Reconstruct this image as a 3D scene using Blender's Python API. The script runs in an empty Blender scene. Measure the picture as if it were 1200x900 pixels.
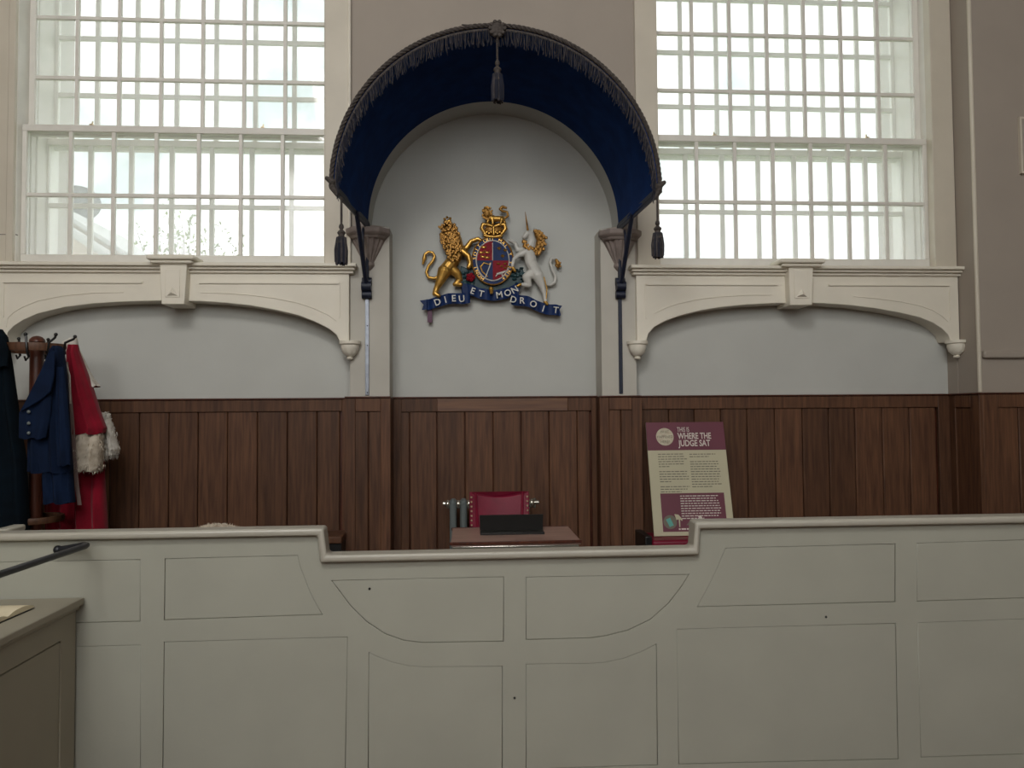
import bpy, bmesh, math, random
from mathutils import Vector, Matrix, noise
from mathutils.geometry import tessellate_polygon
C = bpy.context.scene.collection
SC = bpy.context.scene
PI = math.pi
random.seed(7)

# ------------------------------------------------------------------ camera
EYE = 1.75
YAW, PITCH, ROLL, F = math.radians(3.70), math.radians(2.0), math.radians(-0.42), 880.0
_f = Vector((math.sin(YAW)*math.cos(PITCH), math.cos(YAW)*math.cos(PITCH), math.sin(PITCH)))
_r0 = Vector((math.cos(YAW), -math.sin(YAW), 0)); _u0 = _r0.cross(_f)
_r = _r0*math.cos(ROLL) + _u0*math.sin(ROLL); _u = _u0*math.cos(ROLL) - _r0*math.sin(ROLL)
cam = bpy.data.objects.new('camera', bpy.data.cameras.new('camera')); C.objects.link(cam)
m = Matrix((( _r.x, _u.x, -_f.x, 0), (_r.y, _u.y, -_f.y, 0), (_r.z, _u.z, -_f.z, EYE), (0, 0, 0, 1)))
cam.matrix_world = m
cam.data.sensor_width = 36; cam.data.lens = F/1200*36; cam.data.clip_start = .05; cam.data.clip_end = 200
SC.camera = cam

def P(px, py, Y):            # survey of the photograph: the point seen at a pixel, on the upright plane at depth Y -> (x, z)
    d = _f + _r*((px-600)/F) + _u*((450-py)/F); t = Y/d.y
    return d.x*t, d.z*t + EYE
def PX(px, py, Y): return P(px, py, Y)[0]
def PZ(px, py, Y): return P(px, py, Y)[1]
def PH(px, py, z):           # the same on a level plane -> (x, y)
    d = _f + _r*((px-600)/F) + _u*((450-py)/F); t = (z-EYE)/d.z
    return d.x*t, d.y*t

# ------------------------------------------------------------------ sky, lamps, exposure
w = bpy.data.worlds.new('overcast_sky'); SC.world = w; w.use_nodes = True
nt = w.node_tree; bg = nt.nodes['Background']
tc = nt.nodes.new('ShaderNodeTexCoord'); nz = nt.nodes.new('ShaderNodeTexNoise'); cr = nt.nodes.new('ShaderNodeValToRGB')
nz.inputs['Scale'].default_value = 5; nz.inputs['Detail'].default_value = 4
cr.color_ramp.elements[0].position = .36; cr.color_ramp.elements[0].color = (.36, .43, .44, 1)
cr.color_ramp.elements[1].position = .56; cr.color_ramp.elements[1].color = (1, 1, .99, 1)
nt.links.new(tc.outputs['Generated'], nz.inputs['Vector']); nt.links.new(nz.outputs['Fac'], cr.inputs['Fac'])
nt.links.new(cr.outputs['Color'], bg.inputs['Color']); bg.inputs['Strength'].default_value = 2.9

def area(name, loc, aim, sx, sy, power, col):
    l = bpy.data.lights.new(name, 'AREA'); l.shape = 'RECTANGLE'; l.size = sx; l.size_y = sy; l.energy = power; l.color = col
    o = bpy.data.objects.new(name, l); C.objects.link(o); o.location = loc
    o.rotation_euler = (Vector(aim)-Vector(loc)).to_track_quat('-Z', 'Y').to_euler()
    return o
# added fill lamps: three behind the camera, one under the ceiling, none in view
DAY = (1, .98, .945)
area('rear_fill_light', (-2.6, -3.9, 5.0), (-2.0, 6, 1.6), 1.9, 3.0, 58, DAY)
area('rear_fill_light', (0.2, -3.9, 5.0), (0.0, 6, 1.6), 1.9, 3.0, 44, DAY)
area('rear_fill_light', (2.8, -3.9, 5.0), (2.0, 6, 1.6), 1.9, 3.0, 16, DAY)
area('overhead_fill_light', (-1.2, -1.2, 7.3), (-1.0, 3.4, 0), 2.6, 2.6, 312, DAY)
SC.view_settings.view_transform = 'Standard'; SC.view_settings.look = 'None'
SC.view_settings.exposure = 0.12; SC.view_settings.gamma = 1; SC.view_settings.use_curve_mapping = False
SC.cycles.use_denoising = True
SC.cycles.max_bounces = 8; SC.cycles.transparent_max_bounces = 16
SC.cycles.caustics_reflective = False; SC.cycles.caustics_refractive = False

# ------------------------------------------------------------------ materials
def lin(c): return tuple(((x/255)/12.92 if x/255 <= .04045 else ((x/255+.055)/1.055)**2.4) for x in c) + (1,)
def mat(name, c, rough=.6, metal=0, var=.06, scale=6, bump=.0, bscale=40, stretch=(1, 1, 1), c2=None, rnd=0, sheen=0, spec=.5):
    mt = bpy.data.materials.new(name); mt.use_nodes = True; n = mt.node_tree; b = n.nodes['Principled BSDF']; L = n.links.new
    b.inputs['Roughness'].default_value = rough; b.inputs['Metallic'].default_value = metal
    b.inputs['Specular IOR Level'].default_value = spec
    if sheen: b.inputs['Sheen Weight'].default_value = sheen
    t = n.nodes.new('ShaderNodeTexCoord'); mp = n.nodes.new('ShaderNodeMapping'); mp.inputs['Scale'].default_value = stretch
    L(t.outputs['Object'], mp.inputs['Vector'])
    src = mp.outputs['Vector']
    oi = n.nodes.new('ShaderNodeObjectInfo')
    if rnd:
        ad = n.nodes.new('ShaderNodeVectorMath'); ad.operation = 'ADD'
        mu = n.nodes.new('ShaderNodeMath'); mu.operation = 'MULTIPLY'; mu.inputs[1].default_value = 37
        L(oi.outputs['Random'], mu.inputs[0]); L(mp.outputs['Vector'], ad.inputs[0]); L(mu.outputs[0], ad.inputs[1]); src = ad.outputs['Vector']
    nz = n.nodes.new('ShaderNodeTexNoise'); nz.inputs['Scale'].default_value = scale; nz.inputs['Detail'].default_value = 5
    L(src, nz.inputs['Vector'])
    r = n.nodes.new('ShaderNodeValToRGB'); a = lin(c)
    d = lin(c2) if c2 else tuple(max(0, x*(1-var*2)) for x in a[:3]) + (1,)
    e = a if c2 else tuple(min(1, x*(1+var)) for x in a[:3]) + (1,)
    r.color_ramp.elements[0].position = .3; r.color_ramp.elements[0].color = d
    r.color_ramp.elements[1].position = .7; r.color_ramp.elements[1].color = e
    L(nz.outputs['Fac'], r.inputs['Fac']); out = r.outputs['Color']
    if rnd:
        hs = n.nodes.new('ShaderNodeHueSaturation'); mr = n.nodes.new('ShaderNodeMapRange')
        mr.inputs['To Min'].default_value = 1-rnd; mr.inputs['To Max'].default_value = 1+rnd
        L(oi.outputs['Random'], mr.inputs['Value']); L(mr.outputs['Result'], hs.inputs['Value']); L(out, hs.inputs['Color']); out = hs.outputs['Color']
    L(out, b.inputs['Base Color'])
    if bump:
        bz = n.nodes.new('ShaderNodeTexNoise'); bz.inputs['Scale'].default_value = bscale; bz.inputs['Detail'].default_value = 4
        L(src, bz.inputs['Vector'])
        bp = n.nodes.new('ShaderNodeBump'); bp.inputs['Strength'].default_value = bump; bp.inputs['Distance'].default_value = .01
        L(bz.outputs['Fac'], bp.inputs['Height']); L(bp.outputs['Normal'], b.inputs['Normal'])
    return mt
WALL = mat('grey_wall_paint', (192, 193, 188), .75, var=.03, scale=2, bump=.06, bscale=25)
WALLW = mat('taupe_wall_paint', (164, 154, 143), .75, var=.03, scale=2, bump=.08, bscale=18)
CREAM = mat('cream_gloss_paint', (232, 226, 211), .5, var=.025, scale=4, bump=.05, bscale=30)
CASE = mat('casing_paint', (208, 200, 184), .5, var=.03, scale=4)
SASH = mat('white_sash_paint', (228, 225, 217), .5, var=.03, scale=8)
PIER = mat('pale_grey_paint', (192, 188, 178), .6, var=.03, scale=4)
BENCHC = mat('stone_grey_capping', (176, 172, 160), .28, var=.03, scale=3)
BENCH = mat('stone_grey_paint', (167, 167, 155), .5, var=.03, scale=3, bump=.08, bscale=14)
PEW = mat('drab_grey_paint', (150, 144, 128), .5, var=.03, scale=3, bump=.06, bscale=14)
WOOD = mat('oak_panelling', (106, 73, 52), .5, spec=.3, scale=5, stretch=(9, 9, .6), c2=(74, 49, 36), bump=.12, bscale=30, rnd=.22)
WOODP = mat('pale_oak_patch', (120, 84, 60), .5, scale=5, stretch=(.6, 9, 9), c2=(96, 66, 50), bump=.1, bscale=30, rnd=.05)
WOODD = mat('dark_mahogany', (92, 48, 32), .35, scale=6, stretch=(6, 6, .8), c2=(58, 30, 22), bump=.08)
TABLE = mat('polished_table_wood', (172, 142, 130), .28, scale=4, stretch=(.8, 8, 8), c2=(136, 106, 96))  # base colour lightened to carry the window glare on the top
BLUE = mat('navy_canopy_velvet', (13, 50, 106), .95, var=.12, scale=9, bump=.12, bscale=60, spec=.2)
RAIL = mat('black_rail_iron', (22, 25, 32), .4, var=.15, scale=30)
IRON = mat('blue_black_iron', (22, 30, 52), .5, var=.15, scale=30, bump=.1)
STEEL = mat('bare_steel_strap', (150, 155, 165), .4, .7, var=.12, scale=20)
BRAID = mat('bronze_braid', (74, 67, 63), .8, var=.25, scale=60, bump=.3, bscale=200)
FRINGED = mat('dark_fringe_thread', (30, 33, 48), .85)
FRINGE = mat('grey_fringe_thread', (74, 69, 70), .8, var=.25, scale=40, rnd=0)
STONE = mat('brown_corbel_stone', (140, 128, 122), .7, var=.12, scale=14, bump=.15)
GOLD = mat('gilding', (206, 160, 80), .34, .8, var=.15, scale=25, bump=.15, bscale=60)
GOLDD = mat('dull_gilding', (170, 124, 58), .45, .6, var=.25, scale=40, bump=.3, bscale=90)
WHITE = mat('white_enamel', (205, 203, 196), .4, var=.06, scale=12)
RED = mat('red_enamel', (136, 20, 36), .6, var=.1, scale=20, spec=.2)
ABLUE = mat('blue_enamel', (18, 44, 92), .55, var=.15, scale=16, spec=.25)
AGREEN = mat('dark_green_enamel', (22, 60, 66), .5, var=.2, scale=20)
PURPLE = mat('purple_strip', (84, 36, 70), .5)
ROBE = mat('scarlet_wool', (136, 9, 36), .85, spec=.25, var=.12, scale=9, bump=.1, bscale=80, sheen=.1)
NAVY = mat('navy_wool', (12, 28, 54), .9, spec=.2, var=.14, scale=10, bump=.15, bscale=120)
GOWN = mat('dark_green_blue_gown', (5, 17, 26), .9, spec=.15, var=.2, scale=10, bump=.1, bscale=90)
FUR = mat('cream_fur', (214, 204, 188), .9, c2=(168, 154, 136), scale=22)
WFUR = mat('white_fur', (222, 218, 210), .9, c2=(190, 184, 174), scale=22)
RIBBON = mat('grey_pink_ribbon', (150, 128, 124), .8)
LEATHER = mat('oxblood_leather', (118, 12, 44), .42, var=.1, scale=10, bump=.08, bscale=60, spec=.3)
BRASS = mat('brass_nail', (222, 204, 170), .35, .5)
BLACK = mat('black_lacquer', (16, 15, 15), .4)
RAD = mat('grey_radiator_paint', (108, 116, 116), .4, var=.05)
CHROME = mat('bright_nickel', (215, 212, 200), .2, .9)
CARD = mat('cream_print', (192, 186, 158), .6, var=.02)
MAROON = mat('maroon_print', (106, 50, 66), .55, var=.03)
PRINTW = mat('white_print', (214, 204, 196), .6, var=.02)
PRINTD = mat('grey_print', (112, 107, 94), .6, var=.02)
TEAL = mat('teal_print', (98, 172, 160), .6, var=.05)
CIRCLE = mat('pale_badge_print', (205, 200, 176), .6, c2=(186, 170, 150), scale=40)
FLOOR = mat('oak_floor', (112, 80, 56), .5, scale=4, stretch=(1, 8, 1), c2=(84, 58, 40))
PAGE = mat('book_paper', (226, 214, 184), .8)
BRICK = mat('pale_rough_brick', (206, 192, 172), .9, c2=(176, 158, 142), scale=16, bump=.5, bscale=30)
ROOFM = mat('pale_slate', (196, 198, 196), .8, c2=(170, 174, 174), scale=9)
DISH = mat('weathered_grey_metal', (42, 52, 64), .7, c2=(30, 38, 48), scale=14)
LEAF = mat('spring_leaf', (142, 160, 78), .7, c2=(112, 136, 56), scale=5)
BARK = mat('grey_bark', (130, 120, 104), .9)
GRASS = mat('lawn', (120, 140, 84), .9, c2=(96, 116, 70))
def glass():
    mt = bpy.data.materials.new('dusty_hazed_glass'); mt.use_nodes = True; n = mt.node_tree; L = n.links.new
    n.nodes.remove(n.nodes['Principled BSDF']); o = n.nodes['Material Output']
    tr = n.nodes.new('ShaderNodeBsdfTransparent'); tr.inputs['Color'].default_value = (.98, .985, .985, 1)
    tl = n.nodes.new('ShaderNodeBsdfTranslucent'); tl.inputs['Color'].default_value = (.95, .96, .96, 1)
    gl = n.nodes.new('ShaderNodeBsdfGlossy'); gl.inputs['Roughness'].default_value = .05
    m1 = n.nodes.new('ShaderNodeMixShader'); m2 = n.nodes.new('ShaderNodeMixShader'); m2.inputs['Fac'].default_value = .04
    t = n.nodes.new('ShaderNodeTexCoord'); nz = n.nodes.new('ShaderNodeTexNoise'); nz.inputs['Scale'].default_value = 7
    mr = n.nodes.new('ShaderNodeMapRange'); mr.inputs['To Min'].default_value = .11; mr.inputs['To Max'].default_value = .22  # milky veil: dust, strengthened to imitate bloom over the outer bars
    L(t.outputs['Object'], nz.inputs['Vector']); L(nz.outputs['Fac'], mr.inputs['Value']); L(mr.outputs['Result'], m1.inputs['Fac'])
    L(tr.outputs[0], m1.inputs[1]); L(tl.outputs[0], m1.inputs[2]); L(m1.outputs[0], m2.inputs[1]); L(gl.outputs[0], m2.inputs[2])
    L(m2.outputs[0], o.inputs['Surface']); return mt
GLASS = glass()

# ------------------------------------------------------------------ mesh builder
BASE = {}                       # world position of the base of every object that can be a parent
def base_of(o): return BASE.get(o.name, Vector((0, 0, 0))) if o else Vector((0, 0, 0))
class M:
    def __init__(s): s.v = []; s.f = []
    def add(s, vs, fs):
        k = len(s.v); s.v += [tuple(v) for v in vs]; s.f += [tuple(i+k for i in f) for f in fs]; return s
    def box(s, x0, x1, y0, y1, z0, z1):
        x0, x1 = min(x0, x1), max(x0, x1); y0, y1 = min(y0, y1), max(y0, y1); z0, z1 = min(z0, z1), max(z0, z1)
        return s.add([(x0,y0,z0),(x1,y0,z0),(x1,y1,z0),(x0,y1,z0),(x0,y0,z1),(x1,y0,z1),(x1,y1,z1),(x0,y1,z1)],
                     [(0,3,2,1),(4,5,6,7),(0,1,5,4),(1,2,6,5),(2,3,7,6),(3,0,4,7)])
    def prism(s, poly, y0, y1, holes=()):      # outline in x,z, pushed from y0 to y1
        loops = [list(poly)] + [list(h) for h in holes]
        flat = [p for l in loops for p in l]; n = len(flat)
        tris = tessellate_polygon([[Vector((p[0], p[1], 0)) for p in l] for l in loops])
        vs = [(p[0], y0, p[1]) for p in flat] + [(p[0], y1, p[1]) for p in flat]
        if not holes: fs = [tuple(range(n)), tuple(range(2*n-1, n-1, -1))]
        else: fs = [tuple(t) for t in tris] + [tuple(i+n for i in reversed(t)) for t in tris]
        k = 0
        for l in loops:
            for i in range(len(l)):
                a, b = k+i, k+(i+1) % len(l); fs.append((a, b, b+n, a+n))
            k += len(l)
        return s.add(vs, fs)
    def tube(s, pts, r, n=8, cap=True):
        pts = [Vector(p) for p in pts]; rs = r if isinstance(r, (list, tuple)) else [r]*len(pts)
        vs = []; fs = []; prev = None
        for i, p in enumerate(pts):
            t = (pts[min(i+1, len(pts)-1)] - pts[max(i-1, 0)]).normalized()
            if prev is None:
                a = Vector((0, 0, 1)) if abs(t.z) < .9 else Vector((1, 0, 0)); x = t.cross(a).normalized()
            else:
                x = (prev - t*prev.dot(t)).normalized()
            prev = x; y = t.cross(x)
            for k in range(n):
                an = 2*PI*k/n; vs.append(p + (x*math.cos(an) + y*math.sin(an))*rs[i])
        for i in range(len(pts)-1):
            for k in range(n):
                fs.append((i*n+k, i*n+(k+1) % n, (i+1)*n+(k+1) % n, (i+1)*n+k))
        if cap:
            fs.append(tuple(range(n-1, -1, -1))); fs.append(tuple((len(pts)-1)*n+k for k in range(n)))
        return s.add(vs, fs)
    def lathe(s, prof, c, n=20, sy=1.0):        # profile (radius, z) about an upright axis
        vs = []; fs = []
        for r, z in prof:
            for k in range(n):
                a = 2*PI*k/n; vs.append((c[0]+r*math.cos(a), c[1]+r*math.sin(a)*sy, c[2]+z))
        for i in range(len(prof)-1):
            for k in range(n): fs.append((i*n+k, i*n+(k+1) % n, (i+1)*n+(k+1) % n, (i+1)*n+k))
        fs.append(tuple(range(n-1, -1, -1))); fs.append(tuple((len(prof)-1)*n+k for k in range(n)))
        return s.add(vs, fs)
    def blob(s, c, r, n=10):
        r = r if isinstance(r, (list, tuple)) else (r, r, r); q = n//2; vs = [(c[0], c[1], c[2]-r[2])]; fs = []
        for i in range(1, q):
            b = -PI/2 + PI*i/q
            for k in range(n):
                a = 2*PI*k/n; vs.append((c[0]+r[0]*math.cos(b)*math.cos(a), c[1]+r[1]*math.cos(b)*math.sin(a), c[2]+r[2]*math.sin(b)))
        vs.append((c[0], c[1], c[2]+r[2])); e = len(vs)-1
        for k in range(n): fs.append((0, 1+(k+1) % n, 1+k))
        for i in range(q-2):
            for k in range(n): fs.append((1+i*n+k, 1+i*n+(k+1) % n, 1+(i+1)*n+(k+1) % n, 1+(i+1)*n+k))
        for k in range(n): fs.append((1+(q-2)*n+k, 1+(q-2)*n+(k+1) % n, e))
        return s.add(vs, fs)
    def limb(s, pts, n=10):                     # tapering limb through (point, radius) with round ends
        P_ = [Vector(p) for p, r in pts]; R_ = [r for p, r in pts]; q = []; rr = []
        for i in range(len(P_)-1):
            for k in range(4):
                t = k/4; q.append(P_[i].lerp(P_[i+1], t)); rr.append(R_[i]*(1-t)+R_[i+1]*t)
        q.append(P_[-1]); rr.append(R_[-1]); s.tube(q, rr, n)
        for p, r in zip(P_, R_): s.blob(p, r, n)
        return s
    def rings(s, rows, cap=True):
        n = len(rows[0]); vs = [p for r in rows for p in r]; fs = []
        for i in range(len(rows)-1):
            for k in range(n): fs.append((i*n+k, i*n+(k+1) % n, (i+1)*n+(k+1) % n, (i+1)*n+k))
        if cap:
            fs.append(tuple(range(n-1, -1, -1))); fs.append(tuple((len(rows)-1)*n+k for k in range(n)))
        return s.add(vs, fs)
    def xf(s, mtx):
        s.v = [tuple(mtx @ Vector(v)) for v in s.v]; return s
    def build(s, name, mt, parent=None, bevel=0, seg=2, smooth=False, remesh=0, label=None, stuff=False, kind=None):
        me = bpy.data.meshes.new(name); o = bpy.data.objects.new(name, me); C.objects.link(o)
        b = base_of(parent); me.from_pydata([tuple(Vector(v)-b) for v in s.v], [], s.f)
        bm = bmesh.new(); bm.from_mesh(me); bmesh.ops.recalc_face_normals(bm, faces=bm.faces); bm.to_mesh(me); bm.free()
        me.materials.append(mt)
        if parent: o.parent = parent
        BASE[o.name] = b
        if remesh:
            r = o.modifiers.new('remesh', 'REMESH'); r.mode = 'VOXEL'; r.voxel_size = remesh; r.use_smooth_shade = True
            q = o.modifiers.new('smooth', 'SMOOTH'); q.iterations = 3; q.factor = .5
        if bevel:
            bv = o.modifiers.new('bevel', 'BEVEL'); bv.width = bevel; bv.segments = seg; bv.limit_method = 'ANGLE'; bv.angle_limit = .6
        if smooth or bevel:
            for p in me.polygons: p.use_smooth = True
            me.set_sharp_from_angle(angle=.7 if not bevel else .9)
        if label: o['label'] = label
        if stuff: o['kind'] = 'stuff'
        if kind: o['kind'] = kind
        return o
def copy_part(o, parent=None, dx=0, dy=0, dz=0):
    c = o.copy(); C.objects.link(c); c.parent = parent if parent else o.parent
    c.location = Vector(o.location) + Vector((dx, dy, dz)); BASE[c.name] = base_of(o); return c
def thing(name, label, cat, loc=(0, 0, 0), group=None):
    o = bpy.data.objects.new(name, None); C.objects.link(o); o.location = loc; BASE[o.name] = Vector(loc); o.empty_display_size = .1
    o['label'] = label; o['category'] = cat
    if group: o['group'] = group
    return o
def tag(o, label, cat, group=None):
    o['label'] = label; o['category'] = cat
    if group: o['group'] = group
    return o
def struct(name, label=None, loc=(0, 0, 0)):
    o = bpy.data.objects.new(name, None); C.objects.link(o); o.location = loc; BASE[o.name] = Vector(loc); o['kind'] = 'structure'
    if label: o['label'] = label
    return o
_fonts = {}
def text(s, size, depth=.001, bold=0.0):        # lettering as verts/faces in the x,z plane, left baseline at 0,0, facing -y
    cu = bpy.data.curves.new('t', 'FONT'); cu.body = s; cu.size = size; cu.extrude = depth; cu.resolution_u = 3; cu.offset = bold
    o = bpy.data.objects.new('t', cu); C.objects.link(o); bpy.context.view_layer.update()
    dg = bpy.context.evaluated_depsgraph_get(); me = bpy.data.meshes.new_from_object(o.evaluated_get(dg))
    vs = [(v.co.x, -v.co.z, v.co.y) for v in me.vertices]; fs = [tuple(p.vertices) for p in me.polygons]
    bpy.data.objects.remove(o); bpy.data.curves.remove(cu); bpy.data.meshes.remove(me)
    return vs, fs
def textw(vs): xs = [v[0] for v in vs]; return (min(xs), max(xs)) if xs else (0, 0)

# ------------------------------------------------------------------ setting: walls
W0, NB, RB, WT = 5.60, 5.85, 5.72, 6.38
XL, XR = -5.2, PX(1119.4, 313, W0)
RP = 5.36                                        # plane of the projecting wall on the right
SPR = PZ(579, 264, W0); NCX = PX(579.5, 262, W0); NR = (PX(727.5, 262, W0)-PX(431.5, 262, W0))/2
PL0, PL1 = PX(410.5, 380, W0), PX(456, 380, W0)   # left pier
PR0, PR1 = PX(705, 380, W0), PX(745, 380, W0)     # right pier
WIN = []
for a, b, ye in ((31.5, 379.5, 190), (771.5, 1081.5, 190)):
    WIN.append((PX(a, ye, 5.66)-.035, PX(b, ye, 5.66)+.035))
ZSILL, ZHEAD = PZ(380, 312, W0), PZ(380, -130, W0)
ZB, ZM1, ZMEET, ZM2, ZM3 = PZ(379, 300, 5.66), PZ(380, 231.5, 5.66), PZ(380, 155.5, 5.66), PZ(380, 97, 5.73), PZ(380, 28, 5.73)
ZCOR = PZ(415, 321, W0)
arc = [(NCX+NR*math.cos(a), SPR+NR*math.sin(a)) for a in [PI*i/40 for i in range(41)]]
niche_hole = [(PL1, .2), (PR0, .2), (PR0, SPR-.02)] + arc + [(PL1, SPR-.02)]
LRX0, LRX1 = PX(-3, 400, W0), PX(410.3, 400, W0)
RRX0, RRX1 = PX(744, 400, W0), XR
hole = lambda x0, x1, z0, z1: [(x0, z0), (x1, z0), (x1, z1), (x0, z1)]
wb = struct('wall_back')
M().prism(hole(XL, XR, 0, 7.4), W0, WT, [hole(WIN[0][0], WIN[0][1], ZSILL, ZHEAD), hole(WIN[1][0], WIN[1][1], ZSILL, ZHEAD), niche_hole,
      hole(LRX0, LRX1, .2, ZCOR-.06), hole(RRX0, RRX1-.005, .2, ZCOR-.06)]).build('wall_face', WALLW, wb)
M().box(PL1-.2, PR0+.2, NB, WT, .1, 4.3).build('niche_back', WALL, wb)
so = M(); n_ = len(arc)
so.add([(x, W0+.002, z) for x, z in arc]+[(x, NB, z) for x, z in arc]+[(NCX+(x-NCX)*1.02, W0+.002, SPR+(z-SPR)*1.02) for x, z in arc]+[(NCX+(x-NCX)*1.02, NB, SPR+(z-SPR)*1.02) for x, z in arc],
       [f_ for i in range(n_-1) for f_ in ((i, i+1, n_+i+1, n_+i), (2*n_+i, 3*n_+i, 3*n_+i+1, 2*n_+i+1), (i, 2*n_+i, 2*n_+i+1, i+1))])
so.xf(Matrix.Translation((NCX, 0, SPR)) @ Matrix.Diagonal((.994, 1, .994, 1)) @ Matrix.Translation((-NCX, 0, -SPR))).build('niche_soffit', WALL, wb, smooth=True)
for xa_, xb_ in ((PL0, PL1+.003), (PR0-.003, PR1)): M().box(xa_, xb_, W0-.004, NB, PZ(430, 466, W0), SPR-.02).build('pier_lining', PIER, wb)
M().box(LRX0-.05, LRX1+.05, RB, WT, .1, ZCOR).build('recess_back', WALL, wb)
M().box(RRX0-.05, RRX1, RB, WT, .1, ZCOR).build('recess_back', WALL, wb)
mm = M()                                          # thin cracks and wallpaper joints as shallow fillets
M().box(XL, PX(20, 275, W0), W0-.009, W0+.01, PZ(10, 275.6, W0), PZ(10, 274.6, W0)).build('plaster_joint', STONE, wb)
wr = struct('wall_right')
M().box(XR, 5.6, RP, WT, 0, 7.4).build('pier_face', WALLW, wr)
M().tube([(XR+.004, RP+.004, 1.86), (XR+.004, RP+.004, 7.4)], .015, 12).build('corner_bead', CASE, wr, smooth=True)
zr = PZ(1175, 415.5, RP)
M().box(XR+.02, 5.6, RP-.035, RP, zr-.028, zr+.028).build('dado_rail', WALLW, wr, bevel=.012)
M().box(5.4, 5.6, -4.2, RP, 0, 7.4).build('side_face', WALLW, wr)
M().box(XL-.2, XL, -4.2, WT, 0, 7.4).build('wall_left', WALLW)['kind'] = 'structure'
M().box(XL-.2, 5.6, -4.4, WT, 7.4, 7.6).build('ceiling', WALLW)['kind'] = 'structure'
M().box(XL-.2, 5.6, -4.4, WT, -.1, 0).build('floor', FLOOR)['kind'] = 'structure'
wf = struct('wall_front')
M().prism(hole(XL, 5.4, 0, 7.4), -4.4, -4.2, [hole(-3.6, -1.6, 3.4, 6.6), hole(-.8, 1.2, 3.4, 6.6), hole(1.8, 3.8, 3.4, 6.6)]).build('wall_face', WALLW, wf)  # unseen rear wall, its openings cut around the added fill lamps
M().box(XL, XR, 3.56, NB, 0, .25).build('floor_platform', FLOOR)['kind'] = 'structure'

# ------------------------------------------------------------------ setting: windows
def window(idx, x0, x1, rv):
    wn = struct('window_%d' % idx)
    for xa, xb in ((x0-.05, x0+.004), (x1-.004, x1+.05)):
        M().box(xa, xb, W0-.01, 5.76, ZSILL-.02, ZHEAD).build('box_frame', SASH, wn, bevel=.004)
    e = .035; sw = (x1-x0); gx0, gx1 = x0+e, x1-e
    # painted box lining between the two sets of sashes, and the sill
    for nm, xa, xb in (('jamb_lining', x0-.004, x0+.022), ('jamb_lining', x1-.022, x1+.004)):
        M().box(xa, xb, 5.74, 6.12, ZSILL, ZHEAD).build(nm, SASH, wn, bevel=.004)
        M().box(xa-.012 if xa > x0 else xa, xb if xa > x0 else xb+.012, 5.80, 5.90, ZSILL, ZHEAD).build('parting_bead', SASH, wn, bevel=.004)
    M().box(x0, x1, W0+.02, 6.14, ZSILL-.03, ZSILL+.015).build('window_sill', SASH, wn, bevel=.004)
    for xa, xb in ((x0-.1, rv[0]), (rv[1], x1+.1)):
        M().box(xa, xb, 6.13, WT+.02, ZSILL-.1, ZHEAD).build('brick_reveal', BRICK, wn)
    k = 0
    for yl, yu in ((5.655, 5.728), (5.95, 6.04)):
        for nm, y, zs, thick in (('lower_sash', yl, [ZB, ZM1, ZMEET], .0), ('upper_sash', yu, [ZMEET+.0, ZM2, ZM3, 2*ZM3-ZM2, 3*ZM3-2*ZM2], 0)):
            d = .042; fr = M()
            bot = zs[0]-(.085 if nm == 'lower_sash' else .03); top = zs[-1]+.045
            if nm == 'lower_sash': zt = zs[-1]-.022
            else: zt = zs[-1]
            if nm == 'lower_sash':
                fr.box(x0, x1, y, y+d, bot, zs[0]); fr.box(x0, x1, y, y+d, zt, zt+.05)
                fr.box(x0, gx0, y, y+d, zs[0], zt); fr.box(gx1, x1, y, y+d, zs[0], zt)
            else:
                fr.box(x0, x1, y, y+d, zs[0]-.03, zs[0]+.02); fr.box(x0, x1, y, y+d, zt, zt+.06)
                fr.box(x0, gx0+.012, y, y+d, zs[0]+.02, zt); fr.box(gx1-.012, x1, y, y+d, zs[0]+.02, zt)
            sash = fr.build(nm, SASH, wn, bevel=.004)
            pw = (gx1-gx0)/7
            zz = [zs[0] if nm == 'lower_sash' else zs[0]+.02] + zs[1:-1] + [zt]
            hb_ = .0135 if yl < 5.8 else .0175
            bar = M().box(gx0-hb_, gx0+hb_, y+.004, y+d-.006, zz[0], zz[-1]).build('glazing_bar', SASH, sash, bevel=.004)
            bar.location.x = pw
            for i in range(2, 7): copy_part(bar, sash, dx=pw*(i-1))
            for z in zz[1:-1]:
                M().box(gx0, gx1, y+.002, y+d-.008, z-hb_, z+hb_).build('glazing_bar', SASH, sash, bevel=.004)
            for j in range(len(zz)-1):
                p0 = M().box(gx0, gx0+pw, y+.018, y+.021, zz[j], zz[j+1]).build('pane', GLASS, sash)
                for i in range(1, 7): copy_part(p0, sash, dx=pw*i)
            if nm == 'lower_sash' and yl < 5.8:
                for fx in (.22, .78):
                    xx = x0+sw*fx
                    M().box(xx-.012, xx+.012, y, y+.05, zt+.05, zt+.06).box(xx-.004, xx+.004, y+.02, y+.03, zt+.06, zt+.085).build('sash_fastener', BRASS, sash)
    return wn
window(1, *WIN[0], (PX(64, 220, WT), WIN[0][1])); window(2, *WIN[1], (WIN[1][0], PX(1047, 220, WT)))
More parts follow.
